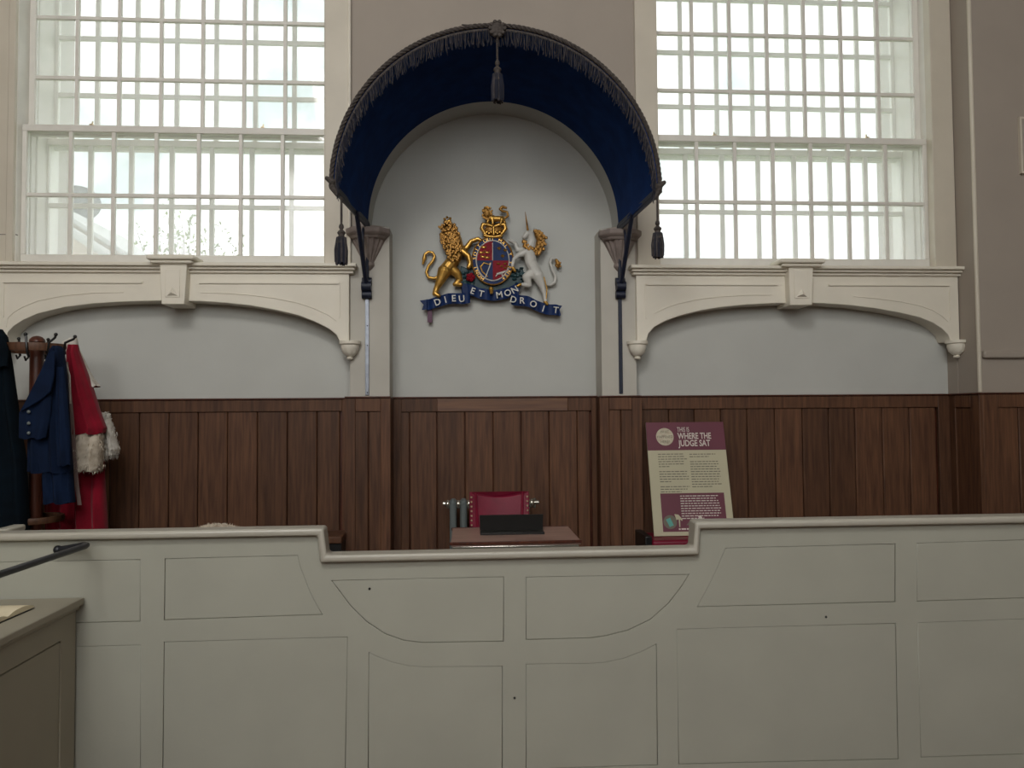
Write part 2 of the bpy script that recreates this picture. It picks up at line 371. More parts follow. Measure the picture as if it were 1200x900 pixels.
# casings round the windows
t1 = struct('trim_1'); 
def casing(xa, xb, nm='casing_board', y=W0-.03, z0=None, z1=7.4):
    return M().box(xa, xb, y, W0+.05, ZSILL-.02 if z0 is None else z0, z1).build(nm, CASE, t1, bevel=.006)
casing(WIN[0][1]-.015, PX(410, 200, W0)); casing(WIN[0][0]-.05, WIN[0][0]+.0, 'casing_bead', W0-.04)
casing(PX(745, 200, W0), WIN[1][0]+.015); casing(WIN[1][1]-.01, XR-.004)
M().box(XL, WIN[0][0]-.05, W0-.008, W0+.02, ZSILL-.02, 7.4).build('side_wall_sheet', CASE, t1)  # thin paler sheet over the plain wall left of the window
M().tube([(WIN[0][1]+.168, W0-.03, ZSILL), (WIN[0][1]+.168, W0-.03, 7.4)], .012, 8).build('edge_bead', CREAM, t1, smooth=True)

# ------------------------------------------------------------------ setting: arched boards under the windows
def arch_board(n, xa, xb, curve, kx, cor_l, cor_r, pend, keypx):
    t = struct('trim_%d' % n); yf = W0-.04; zt = PZ(600, 322, W0)
    poly = [(xa, zt), (xa, curve[0][1])] + curve + [(xb, curve[-1][1]), (xb, zt)]
    M().prism(poly, yf, RB+.01).build('arch_board', CREAM, t, bevel=.004)
    zc = [zt-.004, zt+.018, zt+.03, zt+.048, zt+.058]
    for (z0, z1, pr) in ((zt-.006, zt+.016, .02), (zt+.016, zt+.036, .045), (zt+.036, zt+.062, .07)):
        M().box(cor_l-pr*.5, cor_r+pr*.5, yf-pr, W0+.02, z0, z1).build('cornice_moulding', CREAM, t, bevel=.006)
    # sunk lines of the spandrel panels
    zi = zt-.075
    for s, x0, x1 in ((-1, xa+.07, kx-.2), (1, kx+.2, xb-.07)):
        mm = M(); mm.box(x0, x1, yf-.011, yf, zi-.007, zi+.007)
        ex = x0 if s < 0 else x1
        ztop = [c for c in curve]; mm.box(ex-.006, ex+.006, yf-.006, yf, curve[0 if s < 0 else -1][1]+.17, zi)
        pts = [(c[0], yf-.002, c[1]+.055+.05*abs(c[0]-kx)/(xb-kx)) for c in curve if (c[0]-kx)*s > .2 and abs(c[0]-ex) > .02 and (c[0]-ex)*s < 0]
        if len(pts) > 1: mm.tube(pts, .003, 6)
        mm.build('spandrel_moulding', CREAM, t, smooth=False)
    # keystone
    (cxl, cxr, cyt, cyb), (btl, btr, bbl, bbr, bby) = keypx
    Yk = W0-.12
    f = lambda px, py: P(px, py, Yk)
    body = [f(btl, cyb), f(bbl, bby), f(bbr, bby), f(btr, cyb)]
    M().prism(body, Yk, RB).build('keystone', CREAM, t, bevel=.005)
    (x0, z0), (x1, z1) = f(bbl, bby), f(bbr, bby-44); w_ = x1-x0
    M().box(x0+w_*.18, x1-w_*.18, Yk-.006, Yk, z0+.05, z1-.02).build('keystone_panel', CREAM, t, bevel=.004)
    a, b, c = (x0+w_*.25, z0+.06), (x1-w_*.25, z0+.06), ((x0+x1)/2, z0+.125)
    M().add([(a[0], Yk-.006, a[1]), (b[0], Yk-.006, b[1]), (c[0], Yk-.006, c[1]), ((a[0]+b[0])/2, Yk-.03, a[1]+.02)],
            [(0, 1, 3), (1, 2, 3), (2, 0, 3), (0, 2, 1)]).build('keystone_point', CREAM, t)
    xa_, zb_ = f(cxl, cyb); xb_, zt_ = f(cxr, cyt)
    h = zt_-zb_
    M().box(xa_+.02, xb_-.02, Yk-.03, W0+.04, zb_, zb_+h*.4).box(xa_, xb_, Yk-.05, W0+.04, zb_+h*.4, zt_).build('keystone_cap', CREAM, t, bevel=.012, seg=3)
    for px, py in pend:
        x, z = P(px, py, W0-.02)
        M().lathe([(.02, -.135), (.026, -.125), (.018, -.115), (.03, -.11), (.055, -.085), (.066, -.05), (.066, -.03), (.078, -.022), (.078, 0)], (x, W0-.03, z), 24).build('pendant', CREAM, t, smooth=True)
    return t
cl = [(7, 400), (9, 389), (16, 382), (27, 375), (44, 367.5), (75, 360), (110, 355.6), (145, 353.5), (183, 352.5), (203, 352.3), (235, 353), (265, 355), (293, 358), (322, 363), (348, 369), (368, 376.5), (385, 385), (394, 392), (398, 400)]
cr_ = [(757.5, 400), (760, 391), (767, 383), (780, 376), (796, 370), (820, 364), (845, 360), (875, 357), (905, 355.5), (937, 354.8), (965, 355.5), (1000, 358), (1030, 362), (1055, 366.5), (1078, 372), (1093, 378), (1104, 385), (1111, 392), (1114, 400)]
arch_board(2, PX(-4, 360, W0), PX(410, 360, W0), [P(*c, W0-.04) for c in cl], PX(203, 330, W0), PX(-8, 316, W0), PX(414, 318, W0),
           [(410.5, 400), (-4, 404)], ((174, 230, 299.7, 309), (187, 219, 189, 216, 356.5)))
arch_board(3, PX(744.5, 360, W0), PX(1121, 360, W0)-.01, [P(*c, W0-.04) for c in cr_], PX(938, 330, W0), PX(741, 318, W0), PX(1119, 318, W0),
           [(746.5, 400), (1119.5, 399)], ((912, 964, 304, 313), (924.5, 953, 926, 952, 357.5)))
# ------------------------------------------------------------------ setting: corbels on the piers
def corbel(n, cx):
    t = struct('trim_%d' % n); z = PZ(432, 268, W0-.06)
    def octo(rx, ry, zz): return [(cx+rx*a, W0-ry*b, zz) for a, b in ((-1, 0), (-1, .45), (-.6, 1), (.6, 1), (1, .45), (1, 0))]
    M().rings([octo(.14, .12, z-.055), octo(.16, .14, z-.035), octo(.16, .14, z)]).build('corbel_slab', STONE, t, bevel=.005)
    M().rings([octo(.122, .105, z-.075), octo(.138, .118, z-.055)]).build('corbel_neck', STONE, t, bevel=.003)
    rows = []
    for i in range(9):
        u = i/8; s = 1-u*.68
        rows.append([(cx+.118*s*math.cos(a)*(1+.05*math.cos(a*16)), W0-.1*s*math.sin(a)*(1+.08*math.cos(a*16)), z-.075-.17*u) for a in [PI*k/48 for k in range(49)]])
    M().rings(rows).build('fluted_bell', STONE, t, smooth=True)
    M().rings([octo(.042, .036, z-.24), octo(.044, .038, z-.265), octo(.028, .024, z-.285), octo(.012, .01, z-.3)][::-1]).build('corbel_drop', STONE, t, bevel=.003)
corbel(4, PX(432, 290, W0)); corbel(5, PX(725.5, 290, W0))

# ------------------------------------------------------------------ setting: oak panelling
def wainscot(n, x0, x1, y, edges, ztop, rail=.10, st=(.10, .10), patch=None, depth=.03):
    t = struct('trim_%d' % n); zb = .25
    zr_ = ztop-rail
    for i in range(len(edges)-1):
        M().box(edges[i]+.0025, edges[i+1]-.0025, y+.012, y+depth+.01, zb, zr_+.004).build('plank', WOOD, t, bevel=.006, seg=1)
    M().box(x0, x1, y+depth+.008, y+depth+.02, zb, zr_).build('backing', WOODD, t)
    if st[0]: M().box(x0, x0+st[0], y, y+depth, zb, ztop-.012).build('stile', WOOD, t, bevel=.003)
    if st[1]: M().box(x1-st[1], x1, y, y+depth, zb, ztop-.012).build('stile', WOOD, t, bevel=.003)
    a, b = x0+st[0]+.001, x1-st[1]-.001
    if patch:
        M().box(a, patch[0], y, y+depth, zr_, ztop-.012).build('top_rail', WOOD, t, bevel=.003)
        M().box(patch[0], patch[1], y-.001, y+depth, zr_, ztop-.012).build('top_rail', WOODP, t, bevel=.003)
        M().box(patch[1], b, y, y+depth, zr_, ztop-.012).build('top_rail', WOOD, t, bevel=.003)
    else: M().box(a, b, y, y+depth, zr_, ztop-.012).build('top_rail', WOOD, t, bevel=.003)
    M().box(x0, x1, y-.012, y+depth+.03, ztop-.012, ztop).build('panel_capping', WOODD, t, bevel=.004)
    return t
yr = RB-.045
zt = PZ(400, 466, yr)
ed = [PX(x, 540, yr) for x in (-9, 25, 59, 93, 127.5, 162, 196.6, 231, 265.6, 300.8, 336, 371, 398)]
wainscot(6, LRX0, LRX1, yr, ed, zt, st=(.05, .07))
yp = W0-.05
wainscot(7, PX(404, 540, yp), PX(457.5, 540, yp), yp, [PX(x, 540, yp) for x in (414, 431.5, 447)], PZ(430, 464.5, yp), rail=.11, st=(.075, .07), depth=.025)
yn = NB-.05
wainscot(8, PL1, PR0, yn, [PX(x, 540, yn) for x in (468, 480, 512, 545, 578, 611, 644, 677, 692)], PZ(580, 464.5, yn), rail=.115, st=(.07, .05),
         patch=(PX(512.5, 540, yn), PX(666, 540, yn)))
t = struct('trim_13')
for xa, xb in ((PL1-.002, PL1+.014), (PR0-.014, PR0+.002)): M().box(xa, xb, yp+.002, yn+.01, .25, PZ(580, 465, W0)).build('reveal_board', WOOD, t, bevel=.003)
wainscot(9, PX(703.5, 540, yp), PX(753, 540, yp), yp, [PX(x, 540, yp) for x in (714, 728.5, 743)], PZ(728, 463.5, yp), rail=.105, st=(.07, .075), depth=.025)
wainscot(10, RRX0, XR-.02, yr, [PX(x, 540, yr) for x in (752, 785, 815, 846, 877, 909.6, 942, 973, 1004, 1036, 1068, 1099)], PZ(930, 462.5, yr), rail=.105, st=(.06, .10))
# return and front of the projecting pier on the right
t = struct('trim_11'); zp = PZ(1145, 460, RP-.03)
def sbox(y0, y1, z0, z1, dx=.0, nm='stile', m_=None): M().box(XR-.03+dx, XR-.002, y0, y1, z0, z1).build(nm, m_ or WOOD, t, bevel=.003)
sbox(RP-.03, RP+.07, .25, zp-.012); sbox(yr-.07, yr, .25, zp-.012); sbox(RP+.07, yr-.07, zp-.11, zp-.012, 0, 'top_rail')
sbox(RP+.07, yr-.07, .25, zp-.112, .012, 'plank'); M().box(XR-.042, XR, RP-.042, yr, zp-.012, zp).build('panel_capping', WOODD, t, bevel=.004)
t = wainscot(12, XR-.002, 5.4, RP-.03, [XR+.09, XR+.28, XR+.47, XR+.66, XR+.85, XR+1.1], zp, rail=.11, st=(.12, .1))

# ------------------------------------------------------------------ front of the judge's bench
BF = 3.5
bx = lambda px, py: P(px, py, BF)
zl, zr2, zm = PZ(190, 621.5, BF-.03), PZ(1000, 609, BF-.03), PZ(600, 646.5, BF-.03)
zhi = (zl+zr2)/2
sxl0, sxl1 = PX(379, 618, BF-.03), PX(382.5, 648, BF-.03)
sxr0, sxr1 = PX(815, 612, BF-.03), PX(813, 645, BF-.03)
BX0, BX1 = -3.6, 5.1
top = [(BX0, zhi), (sxl0, zhi), (sxl1, zm), (sxr1, zm), (sxr0, zhi), (BX1, zhi)]
ct = .034
und = [(BX0, zhi-ct), (sxl0-.028, zhi-ct), (sxl1-.03, zm-ct), (sxr1+.026, zm-ct), (sxr0+.024, zhi-ct), (BX1, zhi-ct)]
bench = thing('bench_front', 'long grey-cream panelled front of the judge\'s bench with a lowered middle', 'partition', (PX(600, 700, BF), BF, 0))
PANELS = [
 [bx(-120, 660), bx(164.5, 655.5), bx(164.5, 728.5), bx(-120, 735)],
 [bx(193, 654.5), bx(349, 650.5), bx(352.5, 664), bx(357, 676), bx(361.3, 687.5), bx(366, 698), bx(372, 709.5), bx(378.5, 720.5), bx(192, 727)],
 [bx(388, 680), bx(590.5, 675.6), bx(590.5, 752), bx(496, 753.5), bx(473.5, 751), bx(451, 743), bx(428.5, 728), bx(410.5, 710), bx(397, 692)],
 [bx(616, 676), bx(808, 672.7), bx(800, 686), bx(784, 707), bx(762.7, 726), bx(736, 739), bx(709, 745.7), bx(693, 748), bx(616, 750)],
 [bx(850, 642), bx(1049.5, 637), bx(1049.5, 705.7), bx(816.5, 711.5), bx(821, 703), bx(826, 694), bx(832, 682.5), bx(838, 670), bx(844, 656)],
 [bx(1074.5, 636.3), bx(1330, 628), bx(1330, 697), bx(1074.5, 705)],
 [bx(-120, 763), bx(165, 755.5), bx(165, 915), bx(-120, 922)],
 [bx(192, 752), bx(407.5, 746), bx(405, 905), bx(190, 910)],
 [bx(432, 764), bx(442, 768.8), bx(460, 775.5), bx(478, 779.6), bx(496, 781), bx(589, 780.5), bx(589, 902), bx(431, 905)],
 [bx(616, 778), bx(693, 777), bx(709, 775.6), bx(730.7, 771), bx(752, 763), bx(769.5, 754), bx(771, 897), bx(616, 902)],
 [bx(793, 737), bx(1050, 730), bx(1053, 890), bx(795, 896)],
 [bx(1075, 729.5), bx(1330, 720), bx(1334, 880), bx(1079, 888)]]
outer = [(BX0, 0), (BX1, 0)] + und[::-1]
M().prism(outer, BF, BF+.03, PANELS).build('panel_frame', BENCH, bench, bevel=.0025, seg=1)
M().prism(outer, BF+.032, BF+.06).build('back_board', BENCH, bench)
def shrink(poly, d):
    n = len(poly); out = []
    ar = sum(poly[i][0]*poly[(i+1) % n][1]-poly[(i+1) % n][0]*poly[i][1] for i in range(n)); s = 1 if ar > 0 else -1
    for i in range(n):
        a, b, c = Vector(poly[i-1]), Vector(poly[i]), Vector(poly[(i+1) % n])
        n1 = Vector((-(b-a).y, (b-a).x)).normalized()*s; n2 = Vector((-(c-b).y, (c-b).x)).normalized()*s
        k = (n1+n2); k = k/max(.35, k.dot(n1)); out.append(tuple(b+k*d))
    return out
for p in PANELS:
    M().prism(shrink(p, .0013), BF+.002, BF+.034).build('panel', BENCH, bench, bevel=.003, seg=1)
M().prism(top+und[::-1], BF-.035, BF+.075).build('capping', BENCHC, bench, bevel=.013, seg=3)
hole_m = M()
for px, py in ((603, 818), (968, 723), (433, 690)):
    x, z = bx(px, py); hole_m.blob((x, BF, z), .006, 8)
hole_m.build('nail_hole', BLACK, bench, stuff=True)
x, z = P(31, 614, 3.74)
sp = thing('side_partition', 'short painted return of the bench below the dark gown at frame edge', 'partition', (x-.03, 3.66, .25))
M().box(x-.05, x-.01, 3.565, 3.735, .25, z-.03).build('board', BENCH, sp); M().box(x-.06, x, 3.58, 3.74, z-.03, z).build('capping', BENCHC, sp, bevel=.01, seg=3)

# ------------------------------------------------------------------ pew desk, book, handrail at the left
x, z = P(95, 702, 3.46); pz = z
pew = thing('pew_desk', 'drab grey panelled pew end with flat desk top abutting the bench front', 'pew', (x-.4, 2.4, 0))
M().box(x-1.0, x, 1.2, BF-.01, z-.03, z).build('desk_top', PEW, pew, bevel=.004)
xs = x-.03
yz = lambda a, b: (a, b)
pm = M().prism([(1.2, 0), (BF-.02, 0), (BF-.02, z-.032), (1.2, z-.032)], -xs, -xs+.03, [[(1.3, .12), (BF-.14, .12), (BF-.14, z-.15), (1.3, z-.15)]])
pm.v = [(-y, xx, zz) for xx, y, zz in pm.v]; pm.build('side_frame', PEW, pew, bevel=.003, seg=1)
M().box(xs-.035, xs-.004, 1.304, BF-.144, .124, z-.154).build('side_panel', PEW, pew, bevel=.004, seg=1)
M().box(x-.98, x-.06, 1.22, BF-.03, 0, z-.032).build('carcass', PEW, pew)
M().box(xs-.005, xs+.014, 1.2, BF-.015, z-.05, z-.031).build('cove_moulding', PEW, pew, bevel=.006)
a = PH(41, 709.5, pz+.012); b = PH(0, 727, pz+.012)
bk = thing('open_book', 'open book with cream pages lying on the grey pew desk', 'book', (a[0], a[1], pz))
dv = Vector((b[0]-a[0], b[1]-a[1], 0)); 
ux = Vector((a[0]-b[0], a[1]-b[1], 0)).normalized(); uy = Vector((-ux.y, ux.x, 0))
o_ = Vector((a[0], a[1], pz))
def bk_m(sgn0, w_, hgt, z0, inset=0):
    rows = []
    for k in range(13):
        u = k/12*2*w_; hh = hgt*(abs(math.sin(PI*u/w_))**.6*.7+.3)
        q = o_ - ux*u; rows.append((q - uy*(-inset), q + uy*(.22-inset), hh))
    vs = []; fs = []
    for p, q, hh in rows: vs += [p+Vector((0, 0, z0)), q+Vector((0, 0, z0)), q+Vector((0, 0, z0+hh)), p+Vector((0, 0, z0+hh))]
    for k in range(12):
        for c in range(4): fs.append((k*4+c, k*4+(c+1) % 4, k*4+4+(c+1) % 4, k*4+4+c))
    fs += [(0, 1, 2, 3), (51, 50, 49, 48)]
    return M().add(vs, fs)
bk_m(1, .17, .022, .004, .004).build('pages', PAGE, bk, smooth=True)
bk_m(1, .172, .003, .0, -.002).build('cover', BLACK, bk)
p1 = P(93.5, 642, 3.36); p0 = P(0, 673, 2.79); p2 = P(68, 644, 3.47)
A = Vector((p1[0], 3.36, p1[1])); B = Vector((p0[0], 2.79, p0[1])); E_ = Vector((p2[0], 3.468, p2[1]))
K = A + (B-A)*2.6
hr = thing('handrail', 'black iron handrail hooked onto the bench front above the pew', 'handrail', tuple(E_))
bend = [A+(B-A)*.12, A+(B-A)*.04, A+Vector((.005, .03, .001)), A+Vector((-.004, .065, 0)), A+Vector((-.03, .09, -.003)), A.lerp(E_, .62)+Vector((0, .03, 0)), E_]
M().tube([K, B]+bend, .0135, 12).build('rail', RAIL, hr, smooth=True)
M().blob(E_, .019, 12).build('rail_end', RAIL, hr, smooth=True)
M().tube([K+Vector((0, 0, 0)), K-Vector((0, 0, K.z))], .014, 10).build('post', RAIL, hr, smooth=True)

# ------------------------------------------------------------------ canopy over the niche
YF = 4.62
fx, fz = P(583.5, 220, YF); FR = 190.5*YF/F*1.003
wx, wz = NCX, SPR+.0; WR = NR-.012
can = thing('judges_canopy', 'deep blue barrel-vaulted canopy with fringe and tassels over the wall niche', 'canopy', (NCX, W0-.01, SPR))
NA, NY = 72, 12
def cpt(a, u, off=0):
    y = YF + (W0-.012-YF)*u
    cx_ = fx+(wx-fx)*u; cz_ = fz+(wz-fz)*u; R_ = FR+(WR-FR)*u + .012*math.sin(u*PI)*(-1) + off
    z_ = cz_ + R_*math.sin(a)
    return (cx_+R_*math.cos(a), y, z_)
vs = []; fs = []
angs = [-.03+(PI+.06)*i/NA for i in range(NA+1)]
for off in (0, .022):
    for a in angs:
        for j in range(NY+1): vs.append(cpt(a, j/NY, off+.003*math.sin(a*36)*math.sin(PI*j/NY)))
n1 = (NA+1)*(NY+1)
q = lambda i, j: i*(NY+1)+j
for i in range(NA):
    for j in range(NY):
        fs.append((q(i, j), q(i+1, j), q(i+1, j+1), q(i, j+1))); fs.append(tuple(k+n1 for k in (q(i, j), q(i, j+1), q(i+1, j+1), q(i+1, j))))
    fs.append((q(i, 0), q(i, 0)+n1, q(i+1, 0)+n1, q(i+1, 0))); fs.append((q(i, NY), q(i+1, NY), q(i+1, NY)+n1, q(i, NY)+n1))
for i in (0, NA):
    for j in range(NY): fs.append((q(i, j), q(i, j+1), q(i, j+1)+n1, q(i, j)+n1))
M().add(vs, fs).build('hood', BLUE, can, smooth=True)
rope = M()
for s in range(3):
    pts = []
    for i in range(361):
        a = -.02+(PI+.04)*i/360; ph = i*.62+s*2*PI/3; c = Vector(cpt(a, 0, .018)); er = Vector((math.cos(a), 0, math.sin(a)))
        pts.append(c+er*.008*math.cos(ph)+Vector((0, -.012+.008*math.sin(ph), 0)))
    rope.tube(pts, .0078, 6)
rope.build('rope_edge', BRAID, can, smooth=True)
br = M()
for i in range(NA*2):
    a0, a1 = [-.03+(PI+.06)*k/(NA*2) for k in (i, i+1)]
    p = [Vector(cpt(a0, 0, -.002)), Vector(cpt(a1, 0, -.002)), Vector(cpt(a1, 0, -.016)), Vector(cpt(a0, 0, -.016))]
    dy = Vector((0, -.012, 0)); br.add([v+dy for v in p]+[v+dy*.2 for v in p], [(0, 1, 2, 3), (7, 6, 5, 4), (0, 4, 5, 1), (2, 6, 7, 3)])
br.build('braid_band', BRAID, can)
fr = M(); frd = M()
for i in range(640):
    a = .0+PI*i/639; p = Vector(cpt(a, 0, -.012))+Vector((random.uniform(-.004, .004), random.uniform(-.022, -.004), 0))
    L_ = .10*random.uniform(.75, 1.1)
    inw = Vector((-math.cos(a), 0, 0))
    e1 = p+Vector((random.uniform(-.006, .006), random.uniform(-.006, .006), -L_*.5))+inw*.008; e2 = p+Vector((random.uniform(-.012, .012), random.uniform(-.008, .008), -L_))+inw*.012
    (fr if i % 3 == 0 else frd).tube([p, e1, e2], [.0022, .0026, .002], 4)
fr.build('fringe', FRINGE, can, stuff=True); frd.build('fringe', FRINGED, can, stuff=True)
tx, ty, tz = cpt(PI/2, 0, 0)
ro = M().lathe([(.0, 0), (.05, 0), (.052, .012), (.04, .022), (.028, .03), (.0, .036)], (0, 0, 0), 24)
for k in range(10):
    a = 2*PI*k/10; ro.blob((.044*math.cos(a), .044*math.sin(a), .018), .014, 8)
ro.xf(Matrix.Translation((tx, ty-.03, tz-.02)) @ Matrix.Rotation(PI/2, 4, 'X')).build('rosette', BRAID, can, smooth=True)
def tassel(x, y, z0, zk, zt_, zb_):
    cord = M(); pts = [[], []]
    for i in range(41):
        z = z0+(zk-z0)*i/40
        for s in (0, 1): pts[s].append((x+.004*math.cos(i*1.1+s*PI), y+.004*math.sin(i*1.1+s*PI), z))
    for s in (0, 1): cord.tube(pts[s], .0045, 6)
    tp = cord.build('tassel', BRAID, can, smooth=True)
    h = zk-zt_
    M().lathe([(.004, 0), (.014, -.2*h), (.016, -.35*h), (.008, -.52*h), (.02, -.65*h), (.026, -.78*h), (.018, -.95*h), (.02, -1.1*h), (.03, -1.35*h), (.034, -1.6*h)], (x, y, zk), 16).build('tassel_head', BRAID, tp, smooth=True)
    sk = M(); skd = M()
    for k in range(54):
        a = 2*PI*k/54*1.0; r0 = .026; r1 = .036*random.uniform(.6, 1.05); zz = zb_+random.uniform(-.008, .012)
        (sk if k % 2 else skd).tube([(x+r0*math.cos(a), y+r0*math.sin(a), zt_-.01), (x+r1*1.06*math.cos(a), y+r1*1.06*math.sin(a), (zt_+zb_)/2), (x+r1*math.cos(a), y+r1*math.sin(a), zz)], .0048, 4)
    sk.build('skirt', FRINGE, tp, stuff=True); skd.build('skirt', FRINGED, tp, stuff=True)
zz = lambda py: PZ(583, py, YF)
tassel(tx, ty-.03, tz-.03, zz(72), zz(88), zz(121))
for px, ys in ((400.5, (232, 262, 277, 310)), (770, (218, 258, 272, 302))):
    xx = PX(px, 270, YF); tassel(xx, YF-.015, *[PZ(px, y, YF) for y in ys])
for sgn, pxs, wall_x, hook in ((-1, (424.5, 336), PX(430.5, 380, W0), 0), (1, (731, 336), PX(726.5, 380, W0), PI)):
    a = PI if sgn < 0 else 0
    br_ = M()
    tip = Vector(cpt(a, 0, .0)); wl = Vector(cpt(a, 1, 0)); md = Vector(cpt(a, .55, 0))
    foot = Vector((wall_x+.02*sgn*0, W0-.03, PZ(pxs[0], pxs[1], W0-.03)))
    edge = br_.tube([tip+Vector((0, 0, -.02)), wl+Vector((0, 0, -.02))], .014, 8).tube([md+Vector((0, 0, -.02)), foot+Vector((0, -.02, 0))], .0165, 8).tube([wl+Vector((0, -.02, -.0)), Vector((foot.x, W0-.03, foot.z))], .014, 8)
    c_s = []
    for k in range(15):
        th = PI*.5+PI*1.0*k/14
        c_s.append(Vector((wl.x+sgn*.02, W0-.10-.07*math.cos(th)*-1, wl.z-.16+.11*math.sin(th))))
    br_.tube(c_s, .01, 6)
    for dz, dy in ((0, -.05), (.04, -.02), (-.06, -.03)):
        br_.tube([(foot.x-.035, W0+dy, foot.z+dz), (foot.x+.035, W0+dy, foot.z+dz)], .03 if dz != 0 else .036, 12)
    bro = br_.build('bracket', IRON, can, smooth=True)
    zend = PZ(430, 463, W0); zc_ = PZ(430, 350, W0)
    M().box(wall_x-.014, wall_x+.014, W0-.016, W0-.002, zend, zc_ + .01).build('wall_strap', STEEL if sgn < 0 else IRON, can, bevel=.002, label='bare grey strap' if sgn < 0 else None)
    M().box(wall_x-.012, wall_x+.012, W0-.03, W0-.002, zc_, wl.z).build('wall_strap', IRON, can, bevel=.002)
    sc = M()
    for py in (382, 405, 460): sc.blob((wall_x+.002, W0-.017, PZ(430, py, W0)), .005, 8)
    sc.build('screw_heads', BLACK, can, stuff=True)
    fin = M(); tp_ = tip+Vector((sgn*.012, -.01, .02))
    fin.limb([(tp_, .022), (tp_+Vector((sgn*.03, -.01, .02)), .014)], 8).limb([(tp_+Vector((0, 0, -.03)), .02), (tp_+Vector((-sgn*.03, 0, -.08)), .012)], 8)
    fin.build('finial', BRAID, can, smooth=True)
    # pelmet plate along the lower edge of the hood
    pm = M()
    pm.add([tip+Vector((0, 0, .01)), wl+Vector((0, -.02, .01)), wl+Vector((0, -.02, -.05)), tip+Vector((0, 0, -.05)),
            tip+Vector((-sgn*.01, 0, .01)), wl+Vector((-sgn*.01, -.02, .01)), wl+Vector((-sgn*.01, -.02, -.05)), tip+Vector((-sgn*.01, 0, -.05))],
           [(0, 1, 2, 3), (7, 6, 5, 4), (0, 4, 5, 1), (1, 5, 6, 2), (2, 6, 7, 3), (3, 7, 4, 0)])
    pm.build('edge_plate', IRON, can)
xw, zw = P(541, 27.5, W0-.04); xw2, zw2 = P(617, 30, W0-.04)
M().tube([(xw, W0-.02, zw), (xw2, W0-.02, zw2)], .004, 6).build('fixing_wire', BLACK, can)

# ------------------------------------------------------------------ royal arms on the niche wall
arms = thing('coat_of_arms', 'carved and painted coat of arms with gold lion and white unicorn in the niche', 'coat of arms', (*[PX(577, 320, NB)], NB, PZ(577, 350, NB)))
AS = 5.80/F
def A3(px, py, y=5.79): a, b = P(px, py, y); return Vector((a, y, b))
def LB(m_, pts, y=5.79): return m_.limb([(A3(p[0], p[1], p[3] if len(p) > 3 else y), p[2]*AS) for p in pts], 12)
back = M().prism([A3(x, y, 5.82).xz for x, y in ((540, 312), (556, 318), (600, 318), (612, 314), (616, 326), (608, 336), (596, 342), (578, 346), (560, 343), (546, 338), (538, 328))], 5.80, NB-.001)
back.build('compartment', AGREEN, arms, bevel=.006)
fol = M()
for k in range(46):
    s = random.choice((-1, 1)); x_ = 578+s*random.uniform(22, 38); y_ = random.uniform(314, 333)
    fol.blob(A3(x_, y_, 5.79), (random.uniform(.012, .024), .01, random.uniform(.006, .014)), 8)
fol.build('foliage', AGREEN, arms, smooth=True, stuff=True)
# lion
ln = M()
LB(ln, [(532, 280, 9), (535, 294, 9.5), (531, 306, 8), (522, 317, 8.2)])
LB(ln, [(521, 318, 8.5, 5.78), (516, 329, 5.4, 5.77), (512, 337, 3.6, 5.77), (509.5, 344, 3.2, 5.77), (514, 346.5, 2.6, 5.76)])
LB(ln, [(528, 314, 6.5), (536, 321, 5.2), (539, 328, 3.6), (533, 333, 2.8), (540, 333.5, 2.4, 5.775)])
LB(ln, [(537, 291, 5, 5.775), (544, 296, 3.8, 5.765), (549, 300, 3.2, 5.76), (551, 309, 2.9, 5.76), (549, 313, 2.6, 5.755)])
LB(ln, [(541, 296, 4.2), (547, 290, 3.4), (552, 283, 3), (560, 280, 2.7, 5.78), (563, 281.5, 2.3, 5.775)])
LB(ln, [(526, 266, 5.6, 5.77), (529, 272, 6, 5.775)]); LB(ln, [(530, 268, 2.6, 5.755), (533, 270, 2.0, 5.75)])
lion = ln.build('lion', GOLD, arms, remesh=.0035, label='gold lion supporter')
tl = M(); LB(tl, [(517, 323, 2.4), (509, 326.5, 2), (502, 325, 1.8), (499.5, 319, 1.7), (502, 312, 1.7), (507, 306, 1.7), (509.5, 300, 1.6), (507, 296, 1.6), (502, 295, 1.6), (498, 298, 1.8), (497, 303, 2.4), (495.5, 309, 1.2)], 5.81)
tl.build('tail', GOLD, lion, smooth=True)
mn = M(); LB(mn, [(525, 268, 8), (527.5, 277, 11.5), (530.5, 288, 12), (532, 298, 7)], 5.785)
for k in range(210):
    u = random.random(); cx_, cy_ = 524.5+8*u, 264+38*u; w_ = 6+7*math.sin(PI*min(1, u*.75+.2)); w_ *= random.uniform(.3, 1)**.5; a = random.uniform(-PI, PI)
    mn.blob(A3(cx_+w_*.95*math.cos(a), cy_+4*math.sin(a), 5.785-.075*math.sqrt(max(0, 1-(w_*math.cos(a)/13.5)**2))), (random.uniform(.009, .014),)*3, 6)
mn.build('mane', GOLDD, lion, smooth=True)
cm = M(); LB(cm, [(521.5, 260, 2.2), (527, 259, 2.2)], 5.775)
for x_, y_ in ((521, 256.5), (524, 254.8), (527.5, 256)): cm.blob(A3(x_, y_, 5.775), .011, 8)
cm.build('coronet', GOLD, lion, smooth=True)
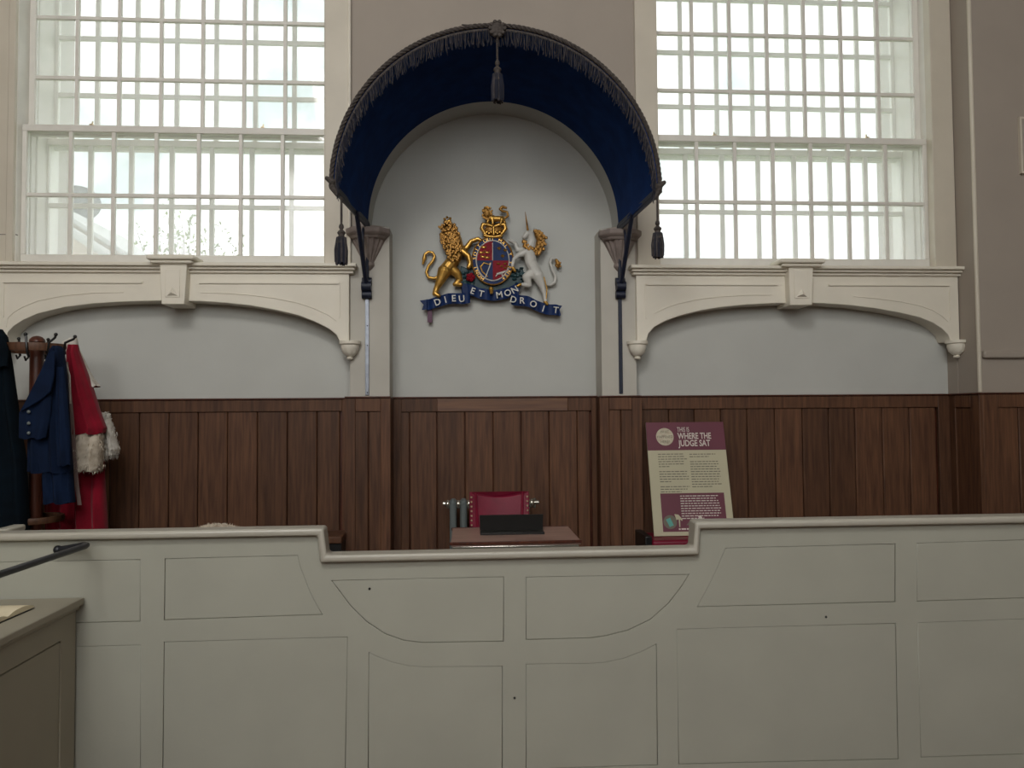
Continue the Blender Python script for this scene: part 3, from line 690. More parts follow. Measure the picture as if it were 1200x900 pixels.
# unicorn
un = M()
LB(un, [(623, 283, 6), (620, 294, 7.8), (622, 308, 7), (629, 322, 7.6)])
LB(un, [(630, 323, 7.4, 5.78), (635.5, 336, 4, 5.775), (638, 344, 2.6, 5.775), (639, 353, 2.4, 5.77)])
LB(un, [(626, 318, 6), (617, 325, 5.5, 5.775), (620, 334, 3.3, 5.77), (612, 333.5, 2.3, 5.77)])
LB(un, [(615, 296, 4.6, 5.775), (607, 299.5, 3, 5.765), (602, 304, 2.3, 5.76), (600.5, 312, 2, 5.76)])
LB(un, [(614, 292, 4.4), (606.5, 293, 3), (604, 285, 2.5), (597, 281.5, 2.2, 5.775)])
LB(un, [(623, 283, 5, 5.785), (622, 275, 4.4, 5.775), (618, 274, 3.8, 5.765), (614, 278, 2.7, 5.76)])
LB(un, [(624, 271, 1.6, 5.77), (626.5, 267, .9, 5.77)])
uni = un.build('unicorn', WHITE, arms, remesh=.0035, label='white unicorn supporter')
M().tube([A3(618.5, 270, 5.765), A3(617, 259, 5.765), A3(615.5, 248, 5.765)], [.009, .006, .0015], 8).build('horn', GOLDD, uni, smooth=True)
tl = M(); LB(tl, [(637, 332, 2.4), (645, 334, 2), (650, 331, 1.9), (651, 324, 1.8), (647, 315, 1.7), (644.5, 308, 1.6), (646, 303, 1.5), (651, 303, 1.4)], 5.81); tl.build('tail', WHITE, uni, smooth=True)
tf = M(); LB(tf, [(652, 305, 1.8), (654, 309, 3), (654, 313, 1.4)], 5.805)
for k in range(8): tf.blob(A3(654+random.uniform(-2.5, 2.5), 309+random.uniform(-4, 4), 5.8), .01, 6)
tf.build('tail_tuft', GOLDD, uni, smooth=True)
mn = M()
for pts in ([(627, 270), (634, 273), (638, 280), (637, 289), (631, 294), (628, 299)], [(614, 283), (616, 288), (622, 291), (628, 291)], [(631, 274), (634, 282), (631, 289)], [(615, 288), (621, 294), (629, 295)], [(629, 290), (634, 286), (636, 283)]):
    for i in range(len(pts)-1):
        for k in range(6):
            u = k/6; mn.blob(A3(pts[i][0]*(1-u)+pts[i+1][0]*u+random.uniform(-2, 2), pts[i][1]*(1-u)+pts[i+1][1]*u+random.uniform(-2.2, 2.2), random.uniform(5.745, 5.77)), (random.uniform(.012, .019),)*3, 6)
LB(mn, [(630, 274, 4), (634, 282, 4.5), (631, 291, 5), (628, 297, 3)], 5.775)
mn.build('mane', GOLDD, uni, smooth=True)
for nm_, pts_, y_ in (('hoof', [(601, 314, 2.1), (603.5, 317.5, 1.6)], 5.758), ('hoof', [(610, 333.5, 2), (606.5, 335, 1.5)], 5.768), ('hoof', [(639, 354, 2.3), (641, 356.5, 1.9)], 5.768), ('chain', [(637.5, 325, .7), (641, 338, .7), (640, 350, .7)], 5.76)):
    LB(M(), pts_, y_).build(nm_, GOLD, uni, smooth=True)
# shield, garter
SCX, SCZ = P(577.3, 306, 5.79); rx, rz = 19.2*AS, 23.5*AS
def oval(k, kz, n=56, a0=0, a1=2*PI): return [(SCX+rx*k*math.cos(a0+(a1-a0)*i/n), SCZ+rz*kz*math.sin(a0+(a1-a0)*i/n)) for i in range(n if a1-a0 > 6 else n+1)]
sh = M().prism(oval(1.27, 1.22), 5.772, 5.83).build('garter', ABLUE, arms, bevel=.008)
def ringm(k, kz, r): pts = [(x_, 5.77, z_) for x_, z_ in oval(k, kz, 56)]; return M().tube(pts+[pts[0]], r, 6, cap=False)
g = ringm(1.0, 1.0, .0055); g.v += []; g.build('inner_rim', WHITE, sh, smooth=True)
ringm(1.26, 1.21, .006).build('outer_rim', GOLDD, sh, smooth=True)
gt = M(); s_ = "HONI SOIT QUI MAL Y PENSE"
for i, ch in enumerate(s_):
    if ch == ' ': continue
    an = math.radians(235-290*i/(len(s_)-1)); vs, fs = text(ch, .04); wv = textw(vs)
    px_, pz_ = SCX+rx*1.13*math.cos(an), SCZ+rz*1.105*math.sin(an); rot = an-PI/2
    mt_ = Matrix.Translation((px_, 5.77, pz_)) @ Matrix.Rotation(-rot, 4, 'Y') @ Matrix.Translation((-(wv[0]+wv[1])/2, 0, -.014))
    gt.add([mt_ @ Vector(v) for v in vs], fs)
gt.build('garter_lettering', GOLD, sh, stuff=True)
for k, (a0, m_) in enumerate(((PI/2, RED), (0, ABLUE), (PI, ABLUE), (1.5*PI, RED))):
    M().prism([(SCX, SCZ)]+oval(.97, .97, 16, a0, a0+PI/2), 5.764, 5.79).build('shield_quarter', m_, sh)
ch = M()
sb = lambda x_, y_, a, b: ch.blob(A3(x_, y_, 5.762), (a*AS, .007, b*AS), 8)
for x_, y_ in ((567, 290), (571, 296), (566, 301), (571, 302), (564, 296)):
    sb(x_, y_, 3.2, 1.3); sb(x_-2.4, y_-1.4, 1, 1.2); sb(x_+2.5, y_-1.3, .6, 1.3)
for x_, y_ in ((585, 291), (592, 293), (589, 300)):
    sb(x_, y_, .8, 2.6); sb(x_-1.4, y_-.3, 1, 1); sb(x_+1.4, y_-.3, 1, 1); sb(x_, y_+.8, 1.8, .6)
LB(ch, [(564, 312, .9), (567, 308, .8), (573, 310, .7), (575, 308, .7)], 5.762); LB(ch, [(563, 312, 1), (565, 318, .8), (571, 324, .8)], 5.762)
for x_, y_ in ((584, 309), (588, 312), (592, 309), (592, 314), (595, 312)): sb(x_, y_, 2, 1.1)
ch.build('gold_charges', GOLD, sh, smooth=True, stuff=True)
ch = M(); LB(ch, [(575, 309, .8), (572, 317, .7), (569, 325, .7)], 5.760); LB(ch, [(583, 321, 1.3), (589, 319.5, 1.4), (592, 318, 1)], 5.760); LB(ch, [(583, 321, .8), (581, 324, .5)], 5.76); LB(ch, [(588, 320, .8), (589, 324, .5)], 5.76)
LB(ch, [(577.3, 285, .5), (577.3, 305, .5)], 5.762)
ch.build('white_charges', WHITE, sh, smooth=True, stuff=True)
# crown with its small lion
cw = M()
LB(cw, [(568, 276, 2), (573, 277.5, 2), (580, 277.7, 2), (587, 276.5, 2)], 5.775)
for s in (-1, 1):
    LB(cw, [(578.5+s*9, 275, 1.8), (578.5+s*14, 268, 2.4), (578.5+s*12.5, 263, 2.4), (578.5+s*6, 263.5, 2), (578.5, 266, 1.9)], 5.775)
LB(cw, [(578.5, 275, 1.6), (578.5, 266, 1.8)], 5.76)
for k in range(9): cw.blob(A3(568+2.5*k, 273.5-1.5*(k % 2), 5.765), .009, 6)
crown = cw.build('crown', GOLD, arms, smooth=True)
M()  .blob(A3(578.5, 269.5, 5.80), (.075, .03, .045), 16).build('crown_lining', GOLDD, crown, smooth=True)
cl_ = M()
LB(cl_, [(573, 255, 4.4), (580, 256.5, 3.6), (588, 256.5, 3.6)], 5.78); LB(cl_, [(572.5, 256, 2.2), (571, 262, 1.6)], 5.77); LB(cl_, [(577, 257, 2), (577.5, 262.5, 1.5)], 5.765)
LB(cl_, [(588, 257, 2.4), (586.5, 262.5, 1.5)], 5.765); LB(cl_, [(590, 257, 2.3), (592, 262.5, 1.5)], 5.785); LB(cl_, [(570, 248.5, 4.2), (570, 245, 3.4)], 5.77)
crest = cl_.build('crest_lion', GOLD, arms, remesh=.0035)
mn = M()
LB(mn, [(570, 247, 4.5), (571, 252, 5.2)], 5.77)
for k in range(70):
    a = random.uniform(0, 2*PI); r_ = random.random()**.5; mn.blob(A3(570.8+6.0*r_*math.cos(a), 249.3+8.2*r_*math.sin(a), 5.742+.02*r_), (.0095,)*3, 6)
mn.build('mane', GOLDD, crest, smooth=True)
tl = M(); LB(tl, [(591, 256, 1.4), (595.5, 253, 1.4), (594.5, 248.5, 1.4), (589, 247.5, 1.5), (586, 245, 1.7), (589, 242.5, 2), (593, 243.5, 1.5)], 5.785); tl.build('tail', GOLDD, crest, smooth=True)
# motto ribbon
def ribbon(pts, hpx, y0, wav):
    rows = []
    for i, (x_, y_) in enumerate(pts):
        a, b = A3(x_, y_-hpx/2, y0), A3(x_, y_+hpx/2, y0); dy = wav[i]; rows.append((a+Vector((0, dy, 0)), b+Vector((0, dy, 0))))
    vs = []; fs = []
    for a, b in rows: vs += [a, b, b+Vector((0, .012, 0)), a+Vector((0, .012, 0))]
    for i in range(len(rows)-1):
        for c in range(4): fs.append((i*4+c, i*4+(c+1) % 4, i*4+4+(c+1) % 4, i*4+4+c))
    fs += [(0, 1, 2, 3), tuple((len(rows)-1)*4+c for c in (3, 2, 1, 0))]
    return M().add(vs, fs)
def smoothp(pts, k=5):
    out = []
    for i in range(len(pts)-1):
        p0 = pts[max(i-1, 0)]; p1_, p2_ = pts[i], pts[i+1]; p3 = pts[min(i+2, len(pts)-1)]
        for j in range(k):
            t_ = j/k; out.append(tuple(.5*((2*b)+(-a+c)*t_+(2*a-5*b+4*c-d)*t_*t_+(-a+3*b-3*c+d)*t_**3) for a, b, c, d in zip(p0, p1_, p2_, p3)))
    return out+[pts[-1]]
RB1 = smoothp([(500, 357), (508, 355.5), (518, 352), (530, 349.5), (541, 350), (551, 348.5)])
RB2 = smoothp([(541, 337), (552, 340), (564, 344), (577, 346), (590, 344.5), (601, 340.5), (609, 336)])
RB3 = smoothp([(599, 350), (606, 352), (616, 352.5), (627, 357), (637, 361.5), (650, 363), (656, 364)])
for rbp, y0, wd, rng in ((RB2, 5.775, "E T   M O N", (.2, .87)), (RB1, 5.765, "D I E U", (.3, .8)), (RB3, 5.765, "D R O I T", (.08, .86))):
    o_r = ribbon(rbp, 12.5, y0, [.012*math.sin(i*.9) for i in range(len(rbp))])
    ob = o_r.build('motto_ribbon', ABLUE, arms, smooth=True)
    for i, c in enumerate(wd):
        if c == ' ': continue
        u = (rng[0]+(rng[1]-rng[0])*i/(len(wd)-1))*(len(rbp)-1); k = min(int(u), len(rbp)-2); t_ = u-k
        p_, q_ = rbp[k], rbp[k+1]; x_, y_ = p_[0]*(1-t_)+q_[0]*t_, p_[1]*(1-t_)+q_[1]*t_
        vs, fs = text(c, .07, .003, .0008); wv = textw(vs); pt = A3(x_, y_, y0-.014); ang = math.atan2(-(q_[1]-p_[1]), q_[0]-p_[0])
        mt_ = Matrix.Translation(pt) @ Matrix.Rotation(-ang, 4, 'Y') @ Matrix.Translation((-(wv[0]+wv[1])/2, 0, -.024))
        M().add([mt_ @ Vector(v) for v in vs], fs).build('motto_letter', WHITE, ob)
for pts in (((502, 351), (492, 352.5), (496.5, 357.5), (494.5, 363.5), (502, 362.5)), ((654, 358), (658.5, 358.5), (655.5, 363), (657, 370), (653, 369.5))):
    M().prism([A3(x_, y_, 5.79).xz for x_, y_ in pts], 5.775, 5.79).build('ribbon_end', ABLUE, arms)
M().prism([A3(x_, y_, 5.79).xz for x_, y_ in ((541, 333), (547, 333), (551, 353), (544, 354))], 5.775, 5.79).build('ribbon_fold', ABLUE, arms)
M().prism([A3(x_, y_, 5.79).xz for x_, y_ in ((603, 334), (610, 334), (606, 354), (599, 354))], 5.775, 5.79).build('ribbon_fold', ABLUE, arms)
ro = M()
for k in range(5):
    a = 2*PI*k/5; ro.blob(A3(551.5+2.8*math.cos(a), 325+2.8*math.sin(a), 5.775), .02, 8)
ro.blob(A3(551.5, 325, 5.765), .012, 8); ro.build('rose', RED, arms, smooth=True)
LB(M(), [(575.5, 338.5, 2.8), (575.8, 343, 2)], 5.755).build('mask_boss', GOLD, arms, smooth=True)
x0, z0 = P(501, 378, 5.8); x1, z1 = P(506.5, 361, 5.8)
M().box(x0, x1, 5.795, 5.805, z0, z1).build('hanging_tag', PURPLE, arms, bevel=.002)

# ------------------------------------------------------------------ radiator, chair, table
yrad = 5.62; xr0, xr1 = PX(521, 600, yrad), PX(626, 600, yrad); zrt = PZ(560, 586, yrad); zrb = .37
rad = thing('column_radiator', 'grey column radiator against the niche panelling behind the red chair', 'radiator', ((xr0+xr1)/2, yrad, .25))
ns = 8; pitch = (xr1-xr0-.05)/ns; first = None
for i in range(ns):
    if first is None:
        s_ = M()
        for dy in (-.05, .05): s_.tube([(xr0+.025+pitch*.5, yrad+dy, z_) for z_ in (zrb, zrb+.05, zrt-.06, zrt-.02)], [.03, .0265, .0265, .03], 12)
        s_.blob((xr0+.025+pitch*.5, yrad, zrt-.02), (.031, .085, .036), 12).blob((xr0+.025+pitch*.5, yrad, zrb), (.028, .075, .03), 10)
        first = s_.build('section', RAD, rad, smooth=True)
    else: copy_part(first, rad, dx=pitch*i)
nip = M().blob((xr0+.025, yrad-.06, zrt-.02), (.02, .034, .034), 14).build('joint_glint', CHROME, rad, smooth=True)  # bright blobs, oversized to put the joint highlights into the shape
for i in range(1, ns+1): copy_part(nip, rad, dx=pitch*i)
M().tube([(xr1-.03, yrad-.03, zrt-.02), (xr1+.03, yrad-.03, zrt-.02)], .018, 12).tube([(xr1+.0, yrad-.03, zrt-.06), (xr1, yrad-.03, zrt+.012)], .012, 10).build('valve', CHROME, rad, smooth=True)
M().tube([(xr0-.01, yrad-.03, zrt-.02), (xr0+.02, yrad-.03, zrt-.02)], .018, 12).build('end_plug', CHROME, rad, smooth=True)
for a in (xr0+.06, xr1-.1): M().box(a, a+.04, yrad-.07, yrad+.07, .25, zrb-.02).build('foot', RAD, rad)

yc = 5.0
cx0, cx1 = PX(550.5, 600, yc), PX(620.5, 600, yc); czt = PZ(585, 577.5, yc)
chr_ = thing('red_chair', 'red leather chair with brass-nailed edges behind the judge\'s table', 'chair', ((cx0+cx1)/2, yc-.2, .25))
rows = []; wv_ = cx1-cx0
for i in range(13):
    u = i/12; z_ = czt-.5*(1-u); row = []
    for k in range(17):
        v_ = k/16; dip = -.032*math.sin(PI*v_)*u + (.008 if v_ in (0, 1) else 0)*u; row.append((cx0+wv_*v_, yc+.09*(u-.6)+.02*math.sin(PI*v_), z_+dip))
    for k in range(16, -1, -1):
        v_ = k/16; row.append((cx0+wv_*v_, yc+.05+.09*(u-.6)+.02*math.sin(PI*v_), z_-.032*math.sin(PI*v_)*u))
    rows.append(row)
bk_ = M().rings(rows).build('backrest', LEATHER, chr_, bevel=.006, smooth=True)
nl = M()
for s in (0, 1):
    for i in range(15):
        u = .1+.9*i/15; nl.blob((cx0+(.012 if s == 0 else wv_-.012), yc+.09*(u-.6)-.004, czt-.5*(1-u)), .0075, 6)
nl.build('brass_nails', BRASS, bk_, smooth=True, stuff=True)
for s, d in ((cx0+.03, 1), (cx1-.03, -1)):
    M().tube([(s+d*(.012+.02*(1-i/8)), yc+.09*(i/8-.6)+.004, czt-.5*(1-i/8)-.006) for i in range(9)], .009, 8).build('side_roll', LEATHER, bk_, smooth=True)
M().box(cx0-.01, cx1+.01, yc-.46, yc-.02, .62, .71).build('seat', LEATHER, chr_, bevel=.03, seg=3)
for sx in (cx0+.01, cx1-.05):
    for sy in (yc-.45, yc-.03): M().box(sx, sx+.04, sy, sy+.04, .25, .64).build('leg', WOODD, chr_, bevel=.004)

ztab = 1.035
f0 = PH(528.5, 636, ztab); f1 = PH(681, 633.5, ztab); b0 = PH(530, 619, ztab)
tx0, tx1, ty0, ty1 = f0[0], f1[0], f0[1], b0[1]
tab = thing('judges_table', 'small polished wooden table with metal-edged top in front of the red chair', 'table', ((tx0+tx1)/2, (ty0+ty1)/2, .25))
M().box(tx0, tx1, ty0, ty1, ztab-.022, ztab).build('table_top', TABLE, tab, bevel=.003)
for a in (ty0-.006, ty1-.004): M().box(tx0-.006, tx1+.006, a, a+.01, ztab-.014, ztab+.003).build('edge_strip', WOODD, tab, bevel=.002)
M().box(tx0+.005, tx1-.01, ty0+.002, ty0+.02, ztab-.045, ztab-.022).build('front_lip', CHROME, tab, bevel=.003)
M().box(tx0+.03, tx1-.03, ty0+.03, ty1-.03, ztab-.12, ztab-.022).build('apron', WOODD, tab)
for sx in (tx0+.03, tx1-.08):
    for sy in (ty0+.03, ty1-.08): M().box(sx, sx+.05, sy, sy+.05, .25, ztab-.1).build('leg', WOODD, tab, bevel=.004)
yb = ty0+.28*(ty1-ty0)+.18
lx0, lx1 = PX(562.5, 618, yb), PX(636, 618, yb)
ls = thing('book_rest', 'black sloping book rest standing on the judge\'s table', 'book rest', ((lx0+lx1)/2, yb, ztab))
M().box(lx0, lx1, yb-.10, yb+.12, ztab, ztab+.012).build('base', BLACK, ls, bevel=.002)
hb = PZ(600, 604, yb+.06)-ztab
sl = M(); sl.add([(lx0, yb+.0, ztab+.012), (lx1, yb+.0, ztab+.012), (lx1+.012, yb+.08, ztab+hb), (lx0, yb+.08, ztab+hb), (lx0, yb+.016, ztab+.012), (lx1, yb+.016, ztab+.012), (lx1+.012, yb+.096, ztab+hb), (lx0, yb+.096, ztab+hb)],
       [(0, 1, 2, 3), (7, 6, 5, 4), (0, 4, 5, 1), (1, 5, 6, 2), (2, 6, 7, 3), (3, 7, 4, 0)]); sl.build('slope_board', BLACK, ls)

# ------------------------------------------------------------------ notice board leaning on the panelling, the seat it stands on
yb0, yb1 = 5.40, 5.615
bl = P(766.7, 628.5, yb0); tl_ = P(756.8, 495.2, yb1); tr_ = P(847.6, 496.3, yb1)
SW = .594; SH = math.hypot(tl_[1]-bl[1], yb1-yb0)
lean = math.atan2(yb1-yb0, tl_[1]-bl[1])
roll_ = 0.0
SM = Matrix.Translation((bl[0], yb0, bl[1])) @ Matrix.Rotation(-lean, 4, 'X')
SW = tr_[0]-tl_[0]
sg = thing('notice_board', 'cream and maroon notice board leaning on the panelling, headed where the judge sat', 'sign', (bl[0], yb0, bl[1]))
def sbuild(m_, name, mt_, par=None, **k): return m_.xf(SM).build(name, mt_, par or sg, **k)
sbuild(M().box(0, SW, 0, .012, 0, SH), 'board', CARD, bevel=.001)
hy = SH*(1-.254)
sbuild(M().box(.0, SW, -.0008, .001, hy, SH-.0), 'header_band', MAROON)
cxx, czz, crr = SW*.232, SH*.868, SW*.112
sbuild(M().prism([(cxx+crr*math.cos(2*PI*i/40), czz+crr*math.sin(2*PI*i/40)) for i in range(40)], -.0016, 0), 'badge', CIRCLE)
def stext(s, x_, z_, size, mt_, name, wfit=None, center=False, bold=0):
    vs, fs = text(s, size, .0004, bold); wv = textw(vs); k = (wfit/(wv[1]-wv[0])) if wfit else 1
    x0 = x_-(wv[1]-wv[0])*k/2 if center else x_
    return sbuild(M().add([((v[0]-wv[0])*k+x0, v[1]-.002, v[2]+z_) for v in vs], fs), name, mt_)
stext("WHAT", cxx, czz+crr*.42, crr*.44, PRINTD, 'badge_lettering', crr*1.0, True)
stext("HAPPENED", cxx, czz-crr*.14, crr*.42, PRINTD, 'badge_lettering', crr*1.75, True)
stext("HERE?", cxx, czz-crr*.72, crr*.44, PRINTD, 'badge_lettering', crr*1.0, True)
for s_, z_, sz, wf, bd in (("THIS IS", .912, .052, .155, 0), ("WHERE THE", .848, .066, .43, .0012), ("JUDGE SAT", .782, .066, .41, .0012)):
    stext(s_, SW*.395, SH*z_, sz, PRINTW, 'title_lettering', SW*wf, False, bd)
def lines(x0, ztop, n, wmax, pitch_, mt_, name, hh, skip=()):
    m_ = M()
    for i in range(n):
        if i in skip: continue
        e = x0+wmax*random.uniform(.84, 1.0) if (i+1 not in skip and i != n-1) else x0+wmax*random.uniform(.35, .7)
        x_ = x0
        while x_ < e-.004:
            w_ = min(random.uniform(.012, .034), e-x_); m_.box(x_, x_+w_-.0, -.0012, 0, ztop-i*pitch_-hh, ztop-i*pitch_); x_ += w_+.006
    sbuild(m_, name, mt_, stuff=True)
lines(SW*.125, SH*.715, 16, SW*.37, SH*.0222, PRINTD, 'body_text', .0062, (6, 12))
lines(SW*.525, SH*.712, 14, SW*.385, SH*.0222, PRINTD, 'body_text', .0062, (2,))
px0, px1, pz0, pz1 = SW*.115, SW*.915, SH*.035, SH*.365
pn = sbuild(M().box(px0, px1, -.0008, .001, pz0, pz1), 'story_panel', MAROON)
lines(SW*.36, pz1-.018, 10, SW*.52, SH*.0215, PRINTW, 'panel_text', .0066, ())
sbuild(M().prism([(SW*.21+.05*math.cos(2*PI*i/28), SH*.118+.05*math.sin(2*PI*i/28)) for i in range(28)], -.0014, 0), 'printed_picture', PRINTD)
sbuild(M().prism([(SW*.16, SH*.14), (SW*.215, SH*.155), (SW*.25, SH*.09), (SW*.2, SH*.075)], -.002, 0), 'printed_picture', TEAL)
sbuild(M().prism([(SW*.27, SH*.185), (SW*.32, SH*.18), (SW*.365, SH*.14), (SW*.36, SH*.125), (SW*.335, SH*.14), (SW*.33, SH*.075), (SW*.318, SH*.075), (SW*.318, SH*.14), (SW*.29, SH*.135)], -.0014, 0), 'printed_picture', CARD)
sbuild(M().prism([(SW*.41, SH*.09), (SW*.44, SH*.115), (SW*.49, SH*.13), (SW*.54, SH*.125), (SW*.53, SH*.10), (SW*.48, SH*.085)], -.0014, 0), 'printed_picture', PRINTD)
sbuild(M().prism([(SW*.56, SH*.17), (SW*.60, SH*.165), (SW*.66, SH*.1), (SW*.6, SH*.09)], -.0014, 0), 'printed_picture', PRINTW)
lines(SW*.31, pz0+.024, 1, SW*.5, .02, PRINTW, 'caption_text', .011)
zs_ = bl[1]-.004
st_ = thing('red_bench', 'low bench with dark red seat under the leaning notice board', 'bench', (bl[0]+.3, 5.45, .25))
sx0, sx1 = PX(762, 635, 5.3), PX(762, 635, 5.3)+.95
M().box(sx0, sx1, 5.24, 5.60, zs_-.07, zs_).build('seat', LEATHER, st_, bevel=.02, seg=3)
M().box(sx0-.05, sx0, 5.24, 5.60, .25, PZ(758, 627, 5.3)).build('end_board', BLACK, st_, bevel=.006)
M().box(sx1, sx1+.05, 5.24, 5.60, .25, PZ(758, 627, 5.3)).build('end_board', BLACK, st_, bevel=.006)
M().box(sx0, sx1, 5.27, 5.58, zs_-.14, zs_-.07).build('rail', WOODD, st_)
x0, x1 = PX(350, 640, 5.45), PX(402.5, 640, 5.45); zq = PZ(390, 626, 5.45)
lb = thing('dark_bench', 'dark wooden bench end just behind the step of the bench front', 'bench', ((x0+x1)/2, 5.45, .25))
M().box(x0, x1, 5.36, 5.62, .25, zq-.05).build('body', BLACK, lb, bevel=.004)
M().box(x0-.01, x1+.004, 5.34, 5.63, zq-.05, zq).build('top_board', WOOD, lb, bevel=.008)

# ------------------------------------------------------------------ fur piece on the bench ledge
def fur_tufts(m_, pts, L_, n):
    for k in range(n):
        p, nrm = random.choice(pts); p = Vector(p); nrm = Vector(nrm)
        d_ = (nrm+Vector((random.uniform(-.6, .6), random.uniform(-.6, .6), random.uniform(-.9, .3)))).normalized()
        side = d_.cross(Vector((random.random(), random.random(), random.random()))).normalized()*L_*.22
        q = p+Vector((random.uniform(-.01, .01), random.uniform(-.01, .01), random.uniform(-.01, .01)))
        m_.add([q-side, q+side, q+d_*L_], [(0, 1, 2)])
fx0, fz0 = P(254, 622, 3.95)
fm = M(); pts = []
for i in range(14):
    for j in range(6):
        u, v_ = i/13*2-1, j/5*2-1
        if u*u+v_*v_ > 1: continue
        hgt = .055*math.sqrt(max(0, 1-u*u*.9))*(1-.5*v_*v_)
        c = (fx0+.115*u, 3.95+.06*v_, fz0-.02+hgt-.02); fm.blob(c, .024, 6); pts.append((c, (u*.3, -.3, 1)))
fur_tufts(fm, pts, .026, 500)
o = fm.build('fur_piece', FUR, smooth=True); tag(o, 'crumpled cream fur piece peeping over the bench front', 'fur'); 
lg = thing('ledge_shelf', 'narrow painted ledge on the inner side of the bench front', 'shelf', (fx0, 3.9, .25))
M().box(-2.6, sxl0-.3, 3.80, 4.12, fz0-.075, fz0-.045).build('shelf_board', BENCH, lg); M().box(-2.6, -2.55, 3.80, 4.12, .25, fz0-.075).build('support', BENCH, lg); M().box(sxl0-.4, sxl0-.35, 3.8, 4.12, .25, fz0-.075).build('support', BENCH, lg)

# ------------------------------------------------------------------ coat stand and the robes
YS = 5.2
q3 = lambda px, py, y=YS: Vector((PX(px, py, y), y, PZ(px, py, y)))
sx_, sz_ = P(43.5, 408.5, YS)
cs = thing('coat_stand', 'dark wooden coat stand with ring of black iron hooks by the panelling', 'coat stand', (sx_, YS, .25))
M().lathe([(.043, .25), (.043, sz_+.04), (.05, sz_+.045), (.046, sz_+.06), (.03, sz_+.078), (.01, sz_+.085)], (sx_, YS, 0), 20).build('post', WOODD, cs, smooth=True)
def hoop(z_, R_, h_, t_): 
    n = 40; rows = []
    for i in range(n+1):
        a = 2*PI*i/n; c, s = math.cos(a), math.sin(a)
        rows.append([(sx_+(R_+dr)*c, YS+(R_+dr)*s, z_+dz) for dr, dz in ((-t_, -h_), (0, -h_), (.006, 0), (0, h_), (-t_, h_))])
    return M().rings(rows, cap=False)
hoop(sz_, .205, .026, .022).build('top_ring', WOOD, cs, smooth=True)
sp_ = M()
for k in range(4):
    a = PI/4+PI/2*k; sp_.tube([(sx_, YS, sz_), (sx_+.19*math.cos(a), YS+.19*math.sin(a), sz_)], .012, 8)
sp_.build('ring_spokes', WOODD, cs, smooth=True)
zlr = PZ(52, 607.5, YS); hoop(zlr, .17, .02, .022).build('umbrella_ring', WOOD, cs, smooth=True)
for k in range(4):
    a = PI/4+PI/2*k
    M().tube([(sx_+.03*math.cos(a), YS+.03*math.sin(a), .55), (sx_+.16*math.cos(a), YS+.16*math.sin(a), .5), (sx_+.23*math.cos(a), YS+.23*math.sin(a), .33), (sx_+.3*math.cos(a), YS+.3*math.sin(a), .265)], .018, 10).build('leg', WOODD, cs, smooth=True)
for px, py, bx_, by_, yy in ((22, 397, 24, 408, YS+.17), (30, 391.5, 34, 409, YS-.20), (56.5, 398, 56, 408, YS+.17), (65.5, 392, 58, 407, YS-.18), (88, 394.5, 76, 406, YS-.08), (2, 396, 12, 407, YS-.06)):
    tp, bs = q3(px, py, yy), q3(bx_, by_, yy+.01)
    d_ = tp-bs
    hk = M().tube([bs+Vector((0, 0, -.05)), bs+Vector((d_.x*.05, -.02, -.02)), bs+d_*.35+Vector((d_.x*-.15, -.02, 0)), bs+d_*.75+Vector((d_.x*.1, 0, 0)), tp], .008, 8).blob(tp, .012, 10)
    hk.tube([bs+Vector((0, .0, -.05)), bs+Vector((0, -.035, -.075)), bs+Vector((0, -.05, -.05))], .006, 8); hk.build('hook', BLACK, cs, smooth=True)

def cloth(rows, y, th, folds=5, amp=.02, seed=0, n=64, sub=7):
    """rows: (py, left px, right px[, depth offset]) down a hanging garment -> lofted folded cloth"""
    rows = [tuple(r)+(0,)*(4-len(r)) for r in rows]; R_ = []
    for i in range(len(rows)-1):
        for k in range(sub):
            u = k/sub; R_.append(tuple(a*(1-u)+b*u for a, b in zip(rows[i], rows[i+1])))
    R_.append(rows[-1]); out = []
    for j, (py, xl, xr, dy) in enumerate(R_):
        a, zz1 = P(xl, py, y); b, zz2 = P(xr, py, y); c = (a+b)/2; hw = (b-a)/2; v_ = j/(len(R_)-1); ring = []
        for k in range(n):
            an = 2*PI*k/n; sx = math.cos(an); sy = math.sin(an)
            xx = c+hw*math.copysign(abs(sx)**.85, sx)
            f = math.sin(sx*folds*1.9+seed+v_*1.3)+.5*math.sin(sx*folds*3.7+seed*2.1-v_*2)
            am = amp*min(1, .25+v_*1.4)
            t_ = th*(.35+.65*min(1, v_*2.2))
            yy = y+dy-t_*math.copysign(abs(sy)**.8, sy)*.5+am*f*(1 if sy > 0 else .4)*abs(sy)
            ring.append((xx, yy, zz1+(zz2-zz1)*(xx-a)/(b-a+1e-9)+.006*math.sin(sx*7+seed)*(v_ if j > len(R_)*.8 else 0)))
        out.append(ring)
    return M().rings(out)
g = thing('dark_gown', 'very dark blue-green gown hanging on the coat stand at frame edge', 'gown', tuple(q3(4, 400, YS-.12)))
cloth([(386, -12, 2), (395, -25, 8), (432, -40, 14), (494, -48, 22), (541, -52, 30), (616, -60, 33.5), (700, -62, 36)], YS-.16, .2, 5, .022, 1.0).build('gown_body', GOWN, g, smooth=True)
a = q3(-2, 411, YS-.22); b = q3(3.5, 400, YS-.22)
M().box(a.x, b.x, YS-.235, YS-.228, a.z, b.z).build('white_label', WFUR, g)
cloth([(396, -14, 6), (410, -20, 10), (430, -22, 9)], YS-.235, .06, 3, .008, 2).build('collar', GOWN, g, smooth=True)
g = thing('navy_coat', 'navy blue wool coat with brass buttons hanging on the coat stand', 'coat', tuple(q3(66, 410, YS-.2)))
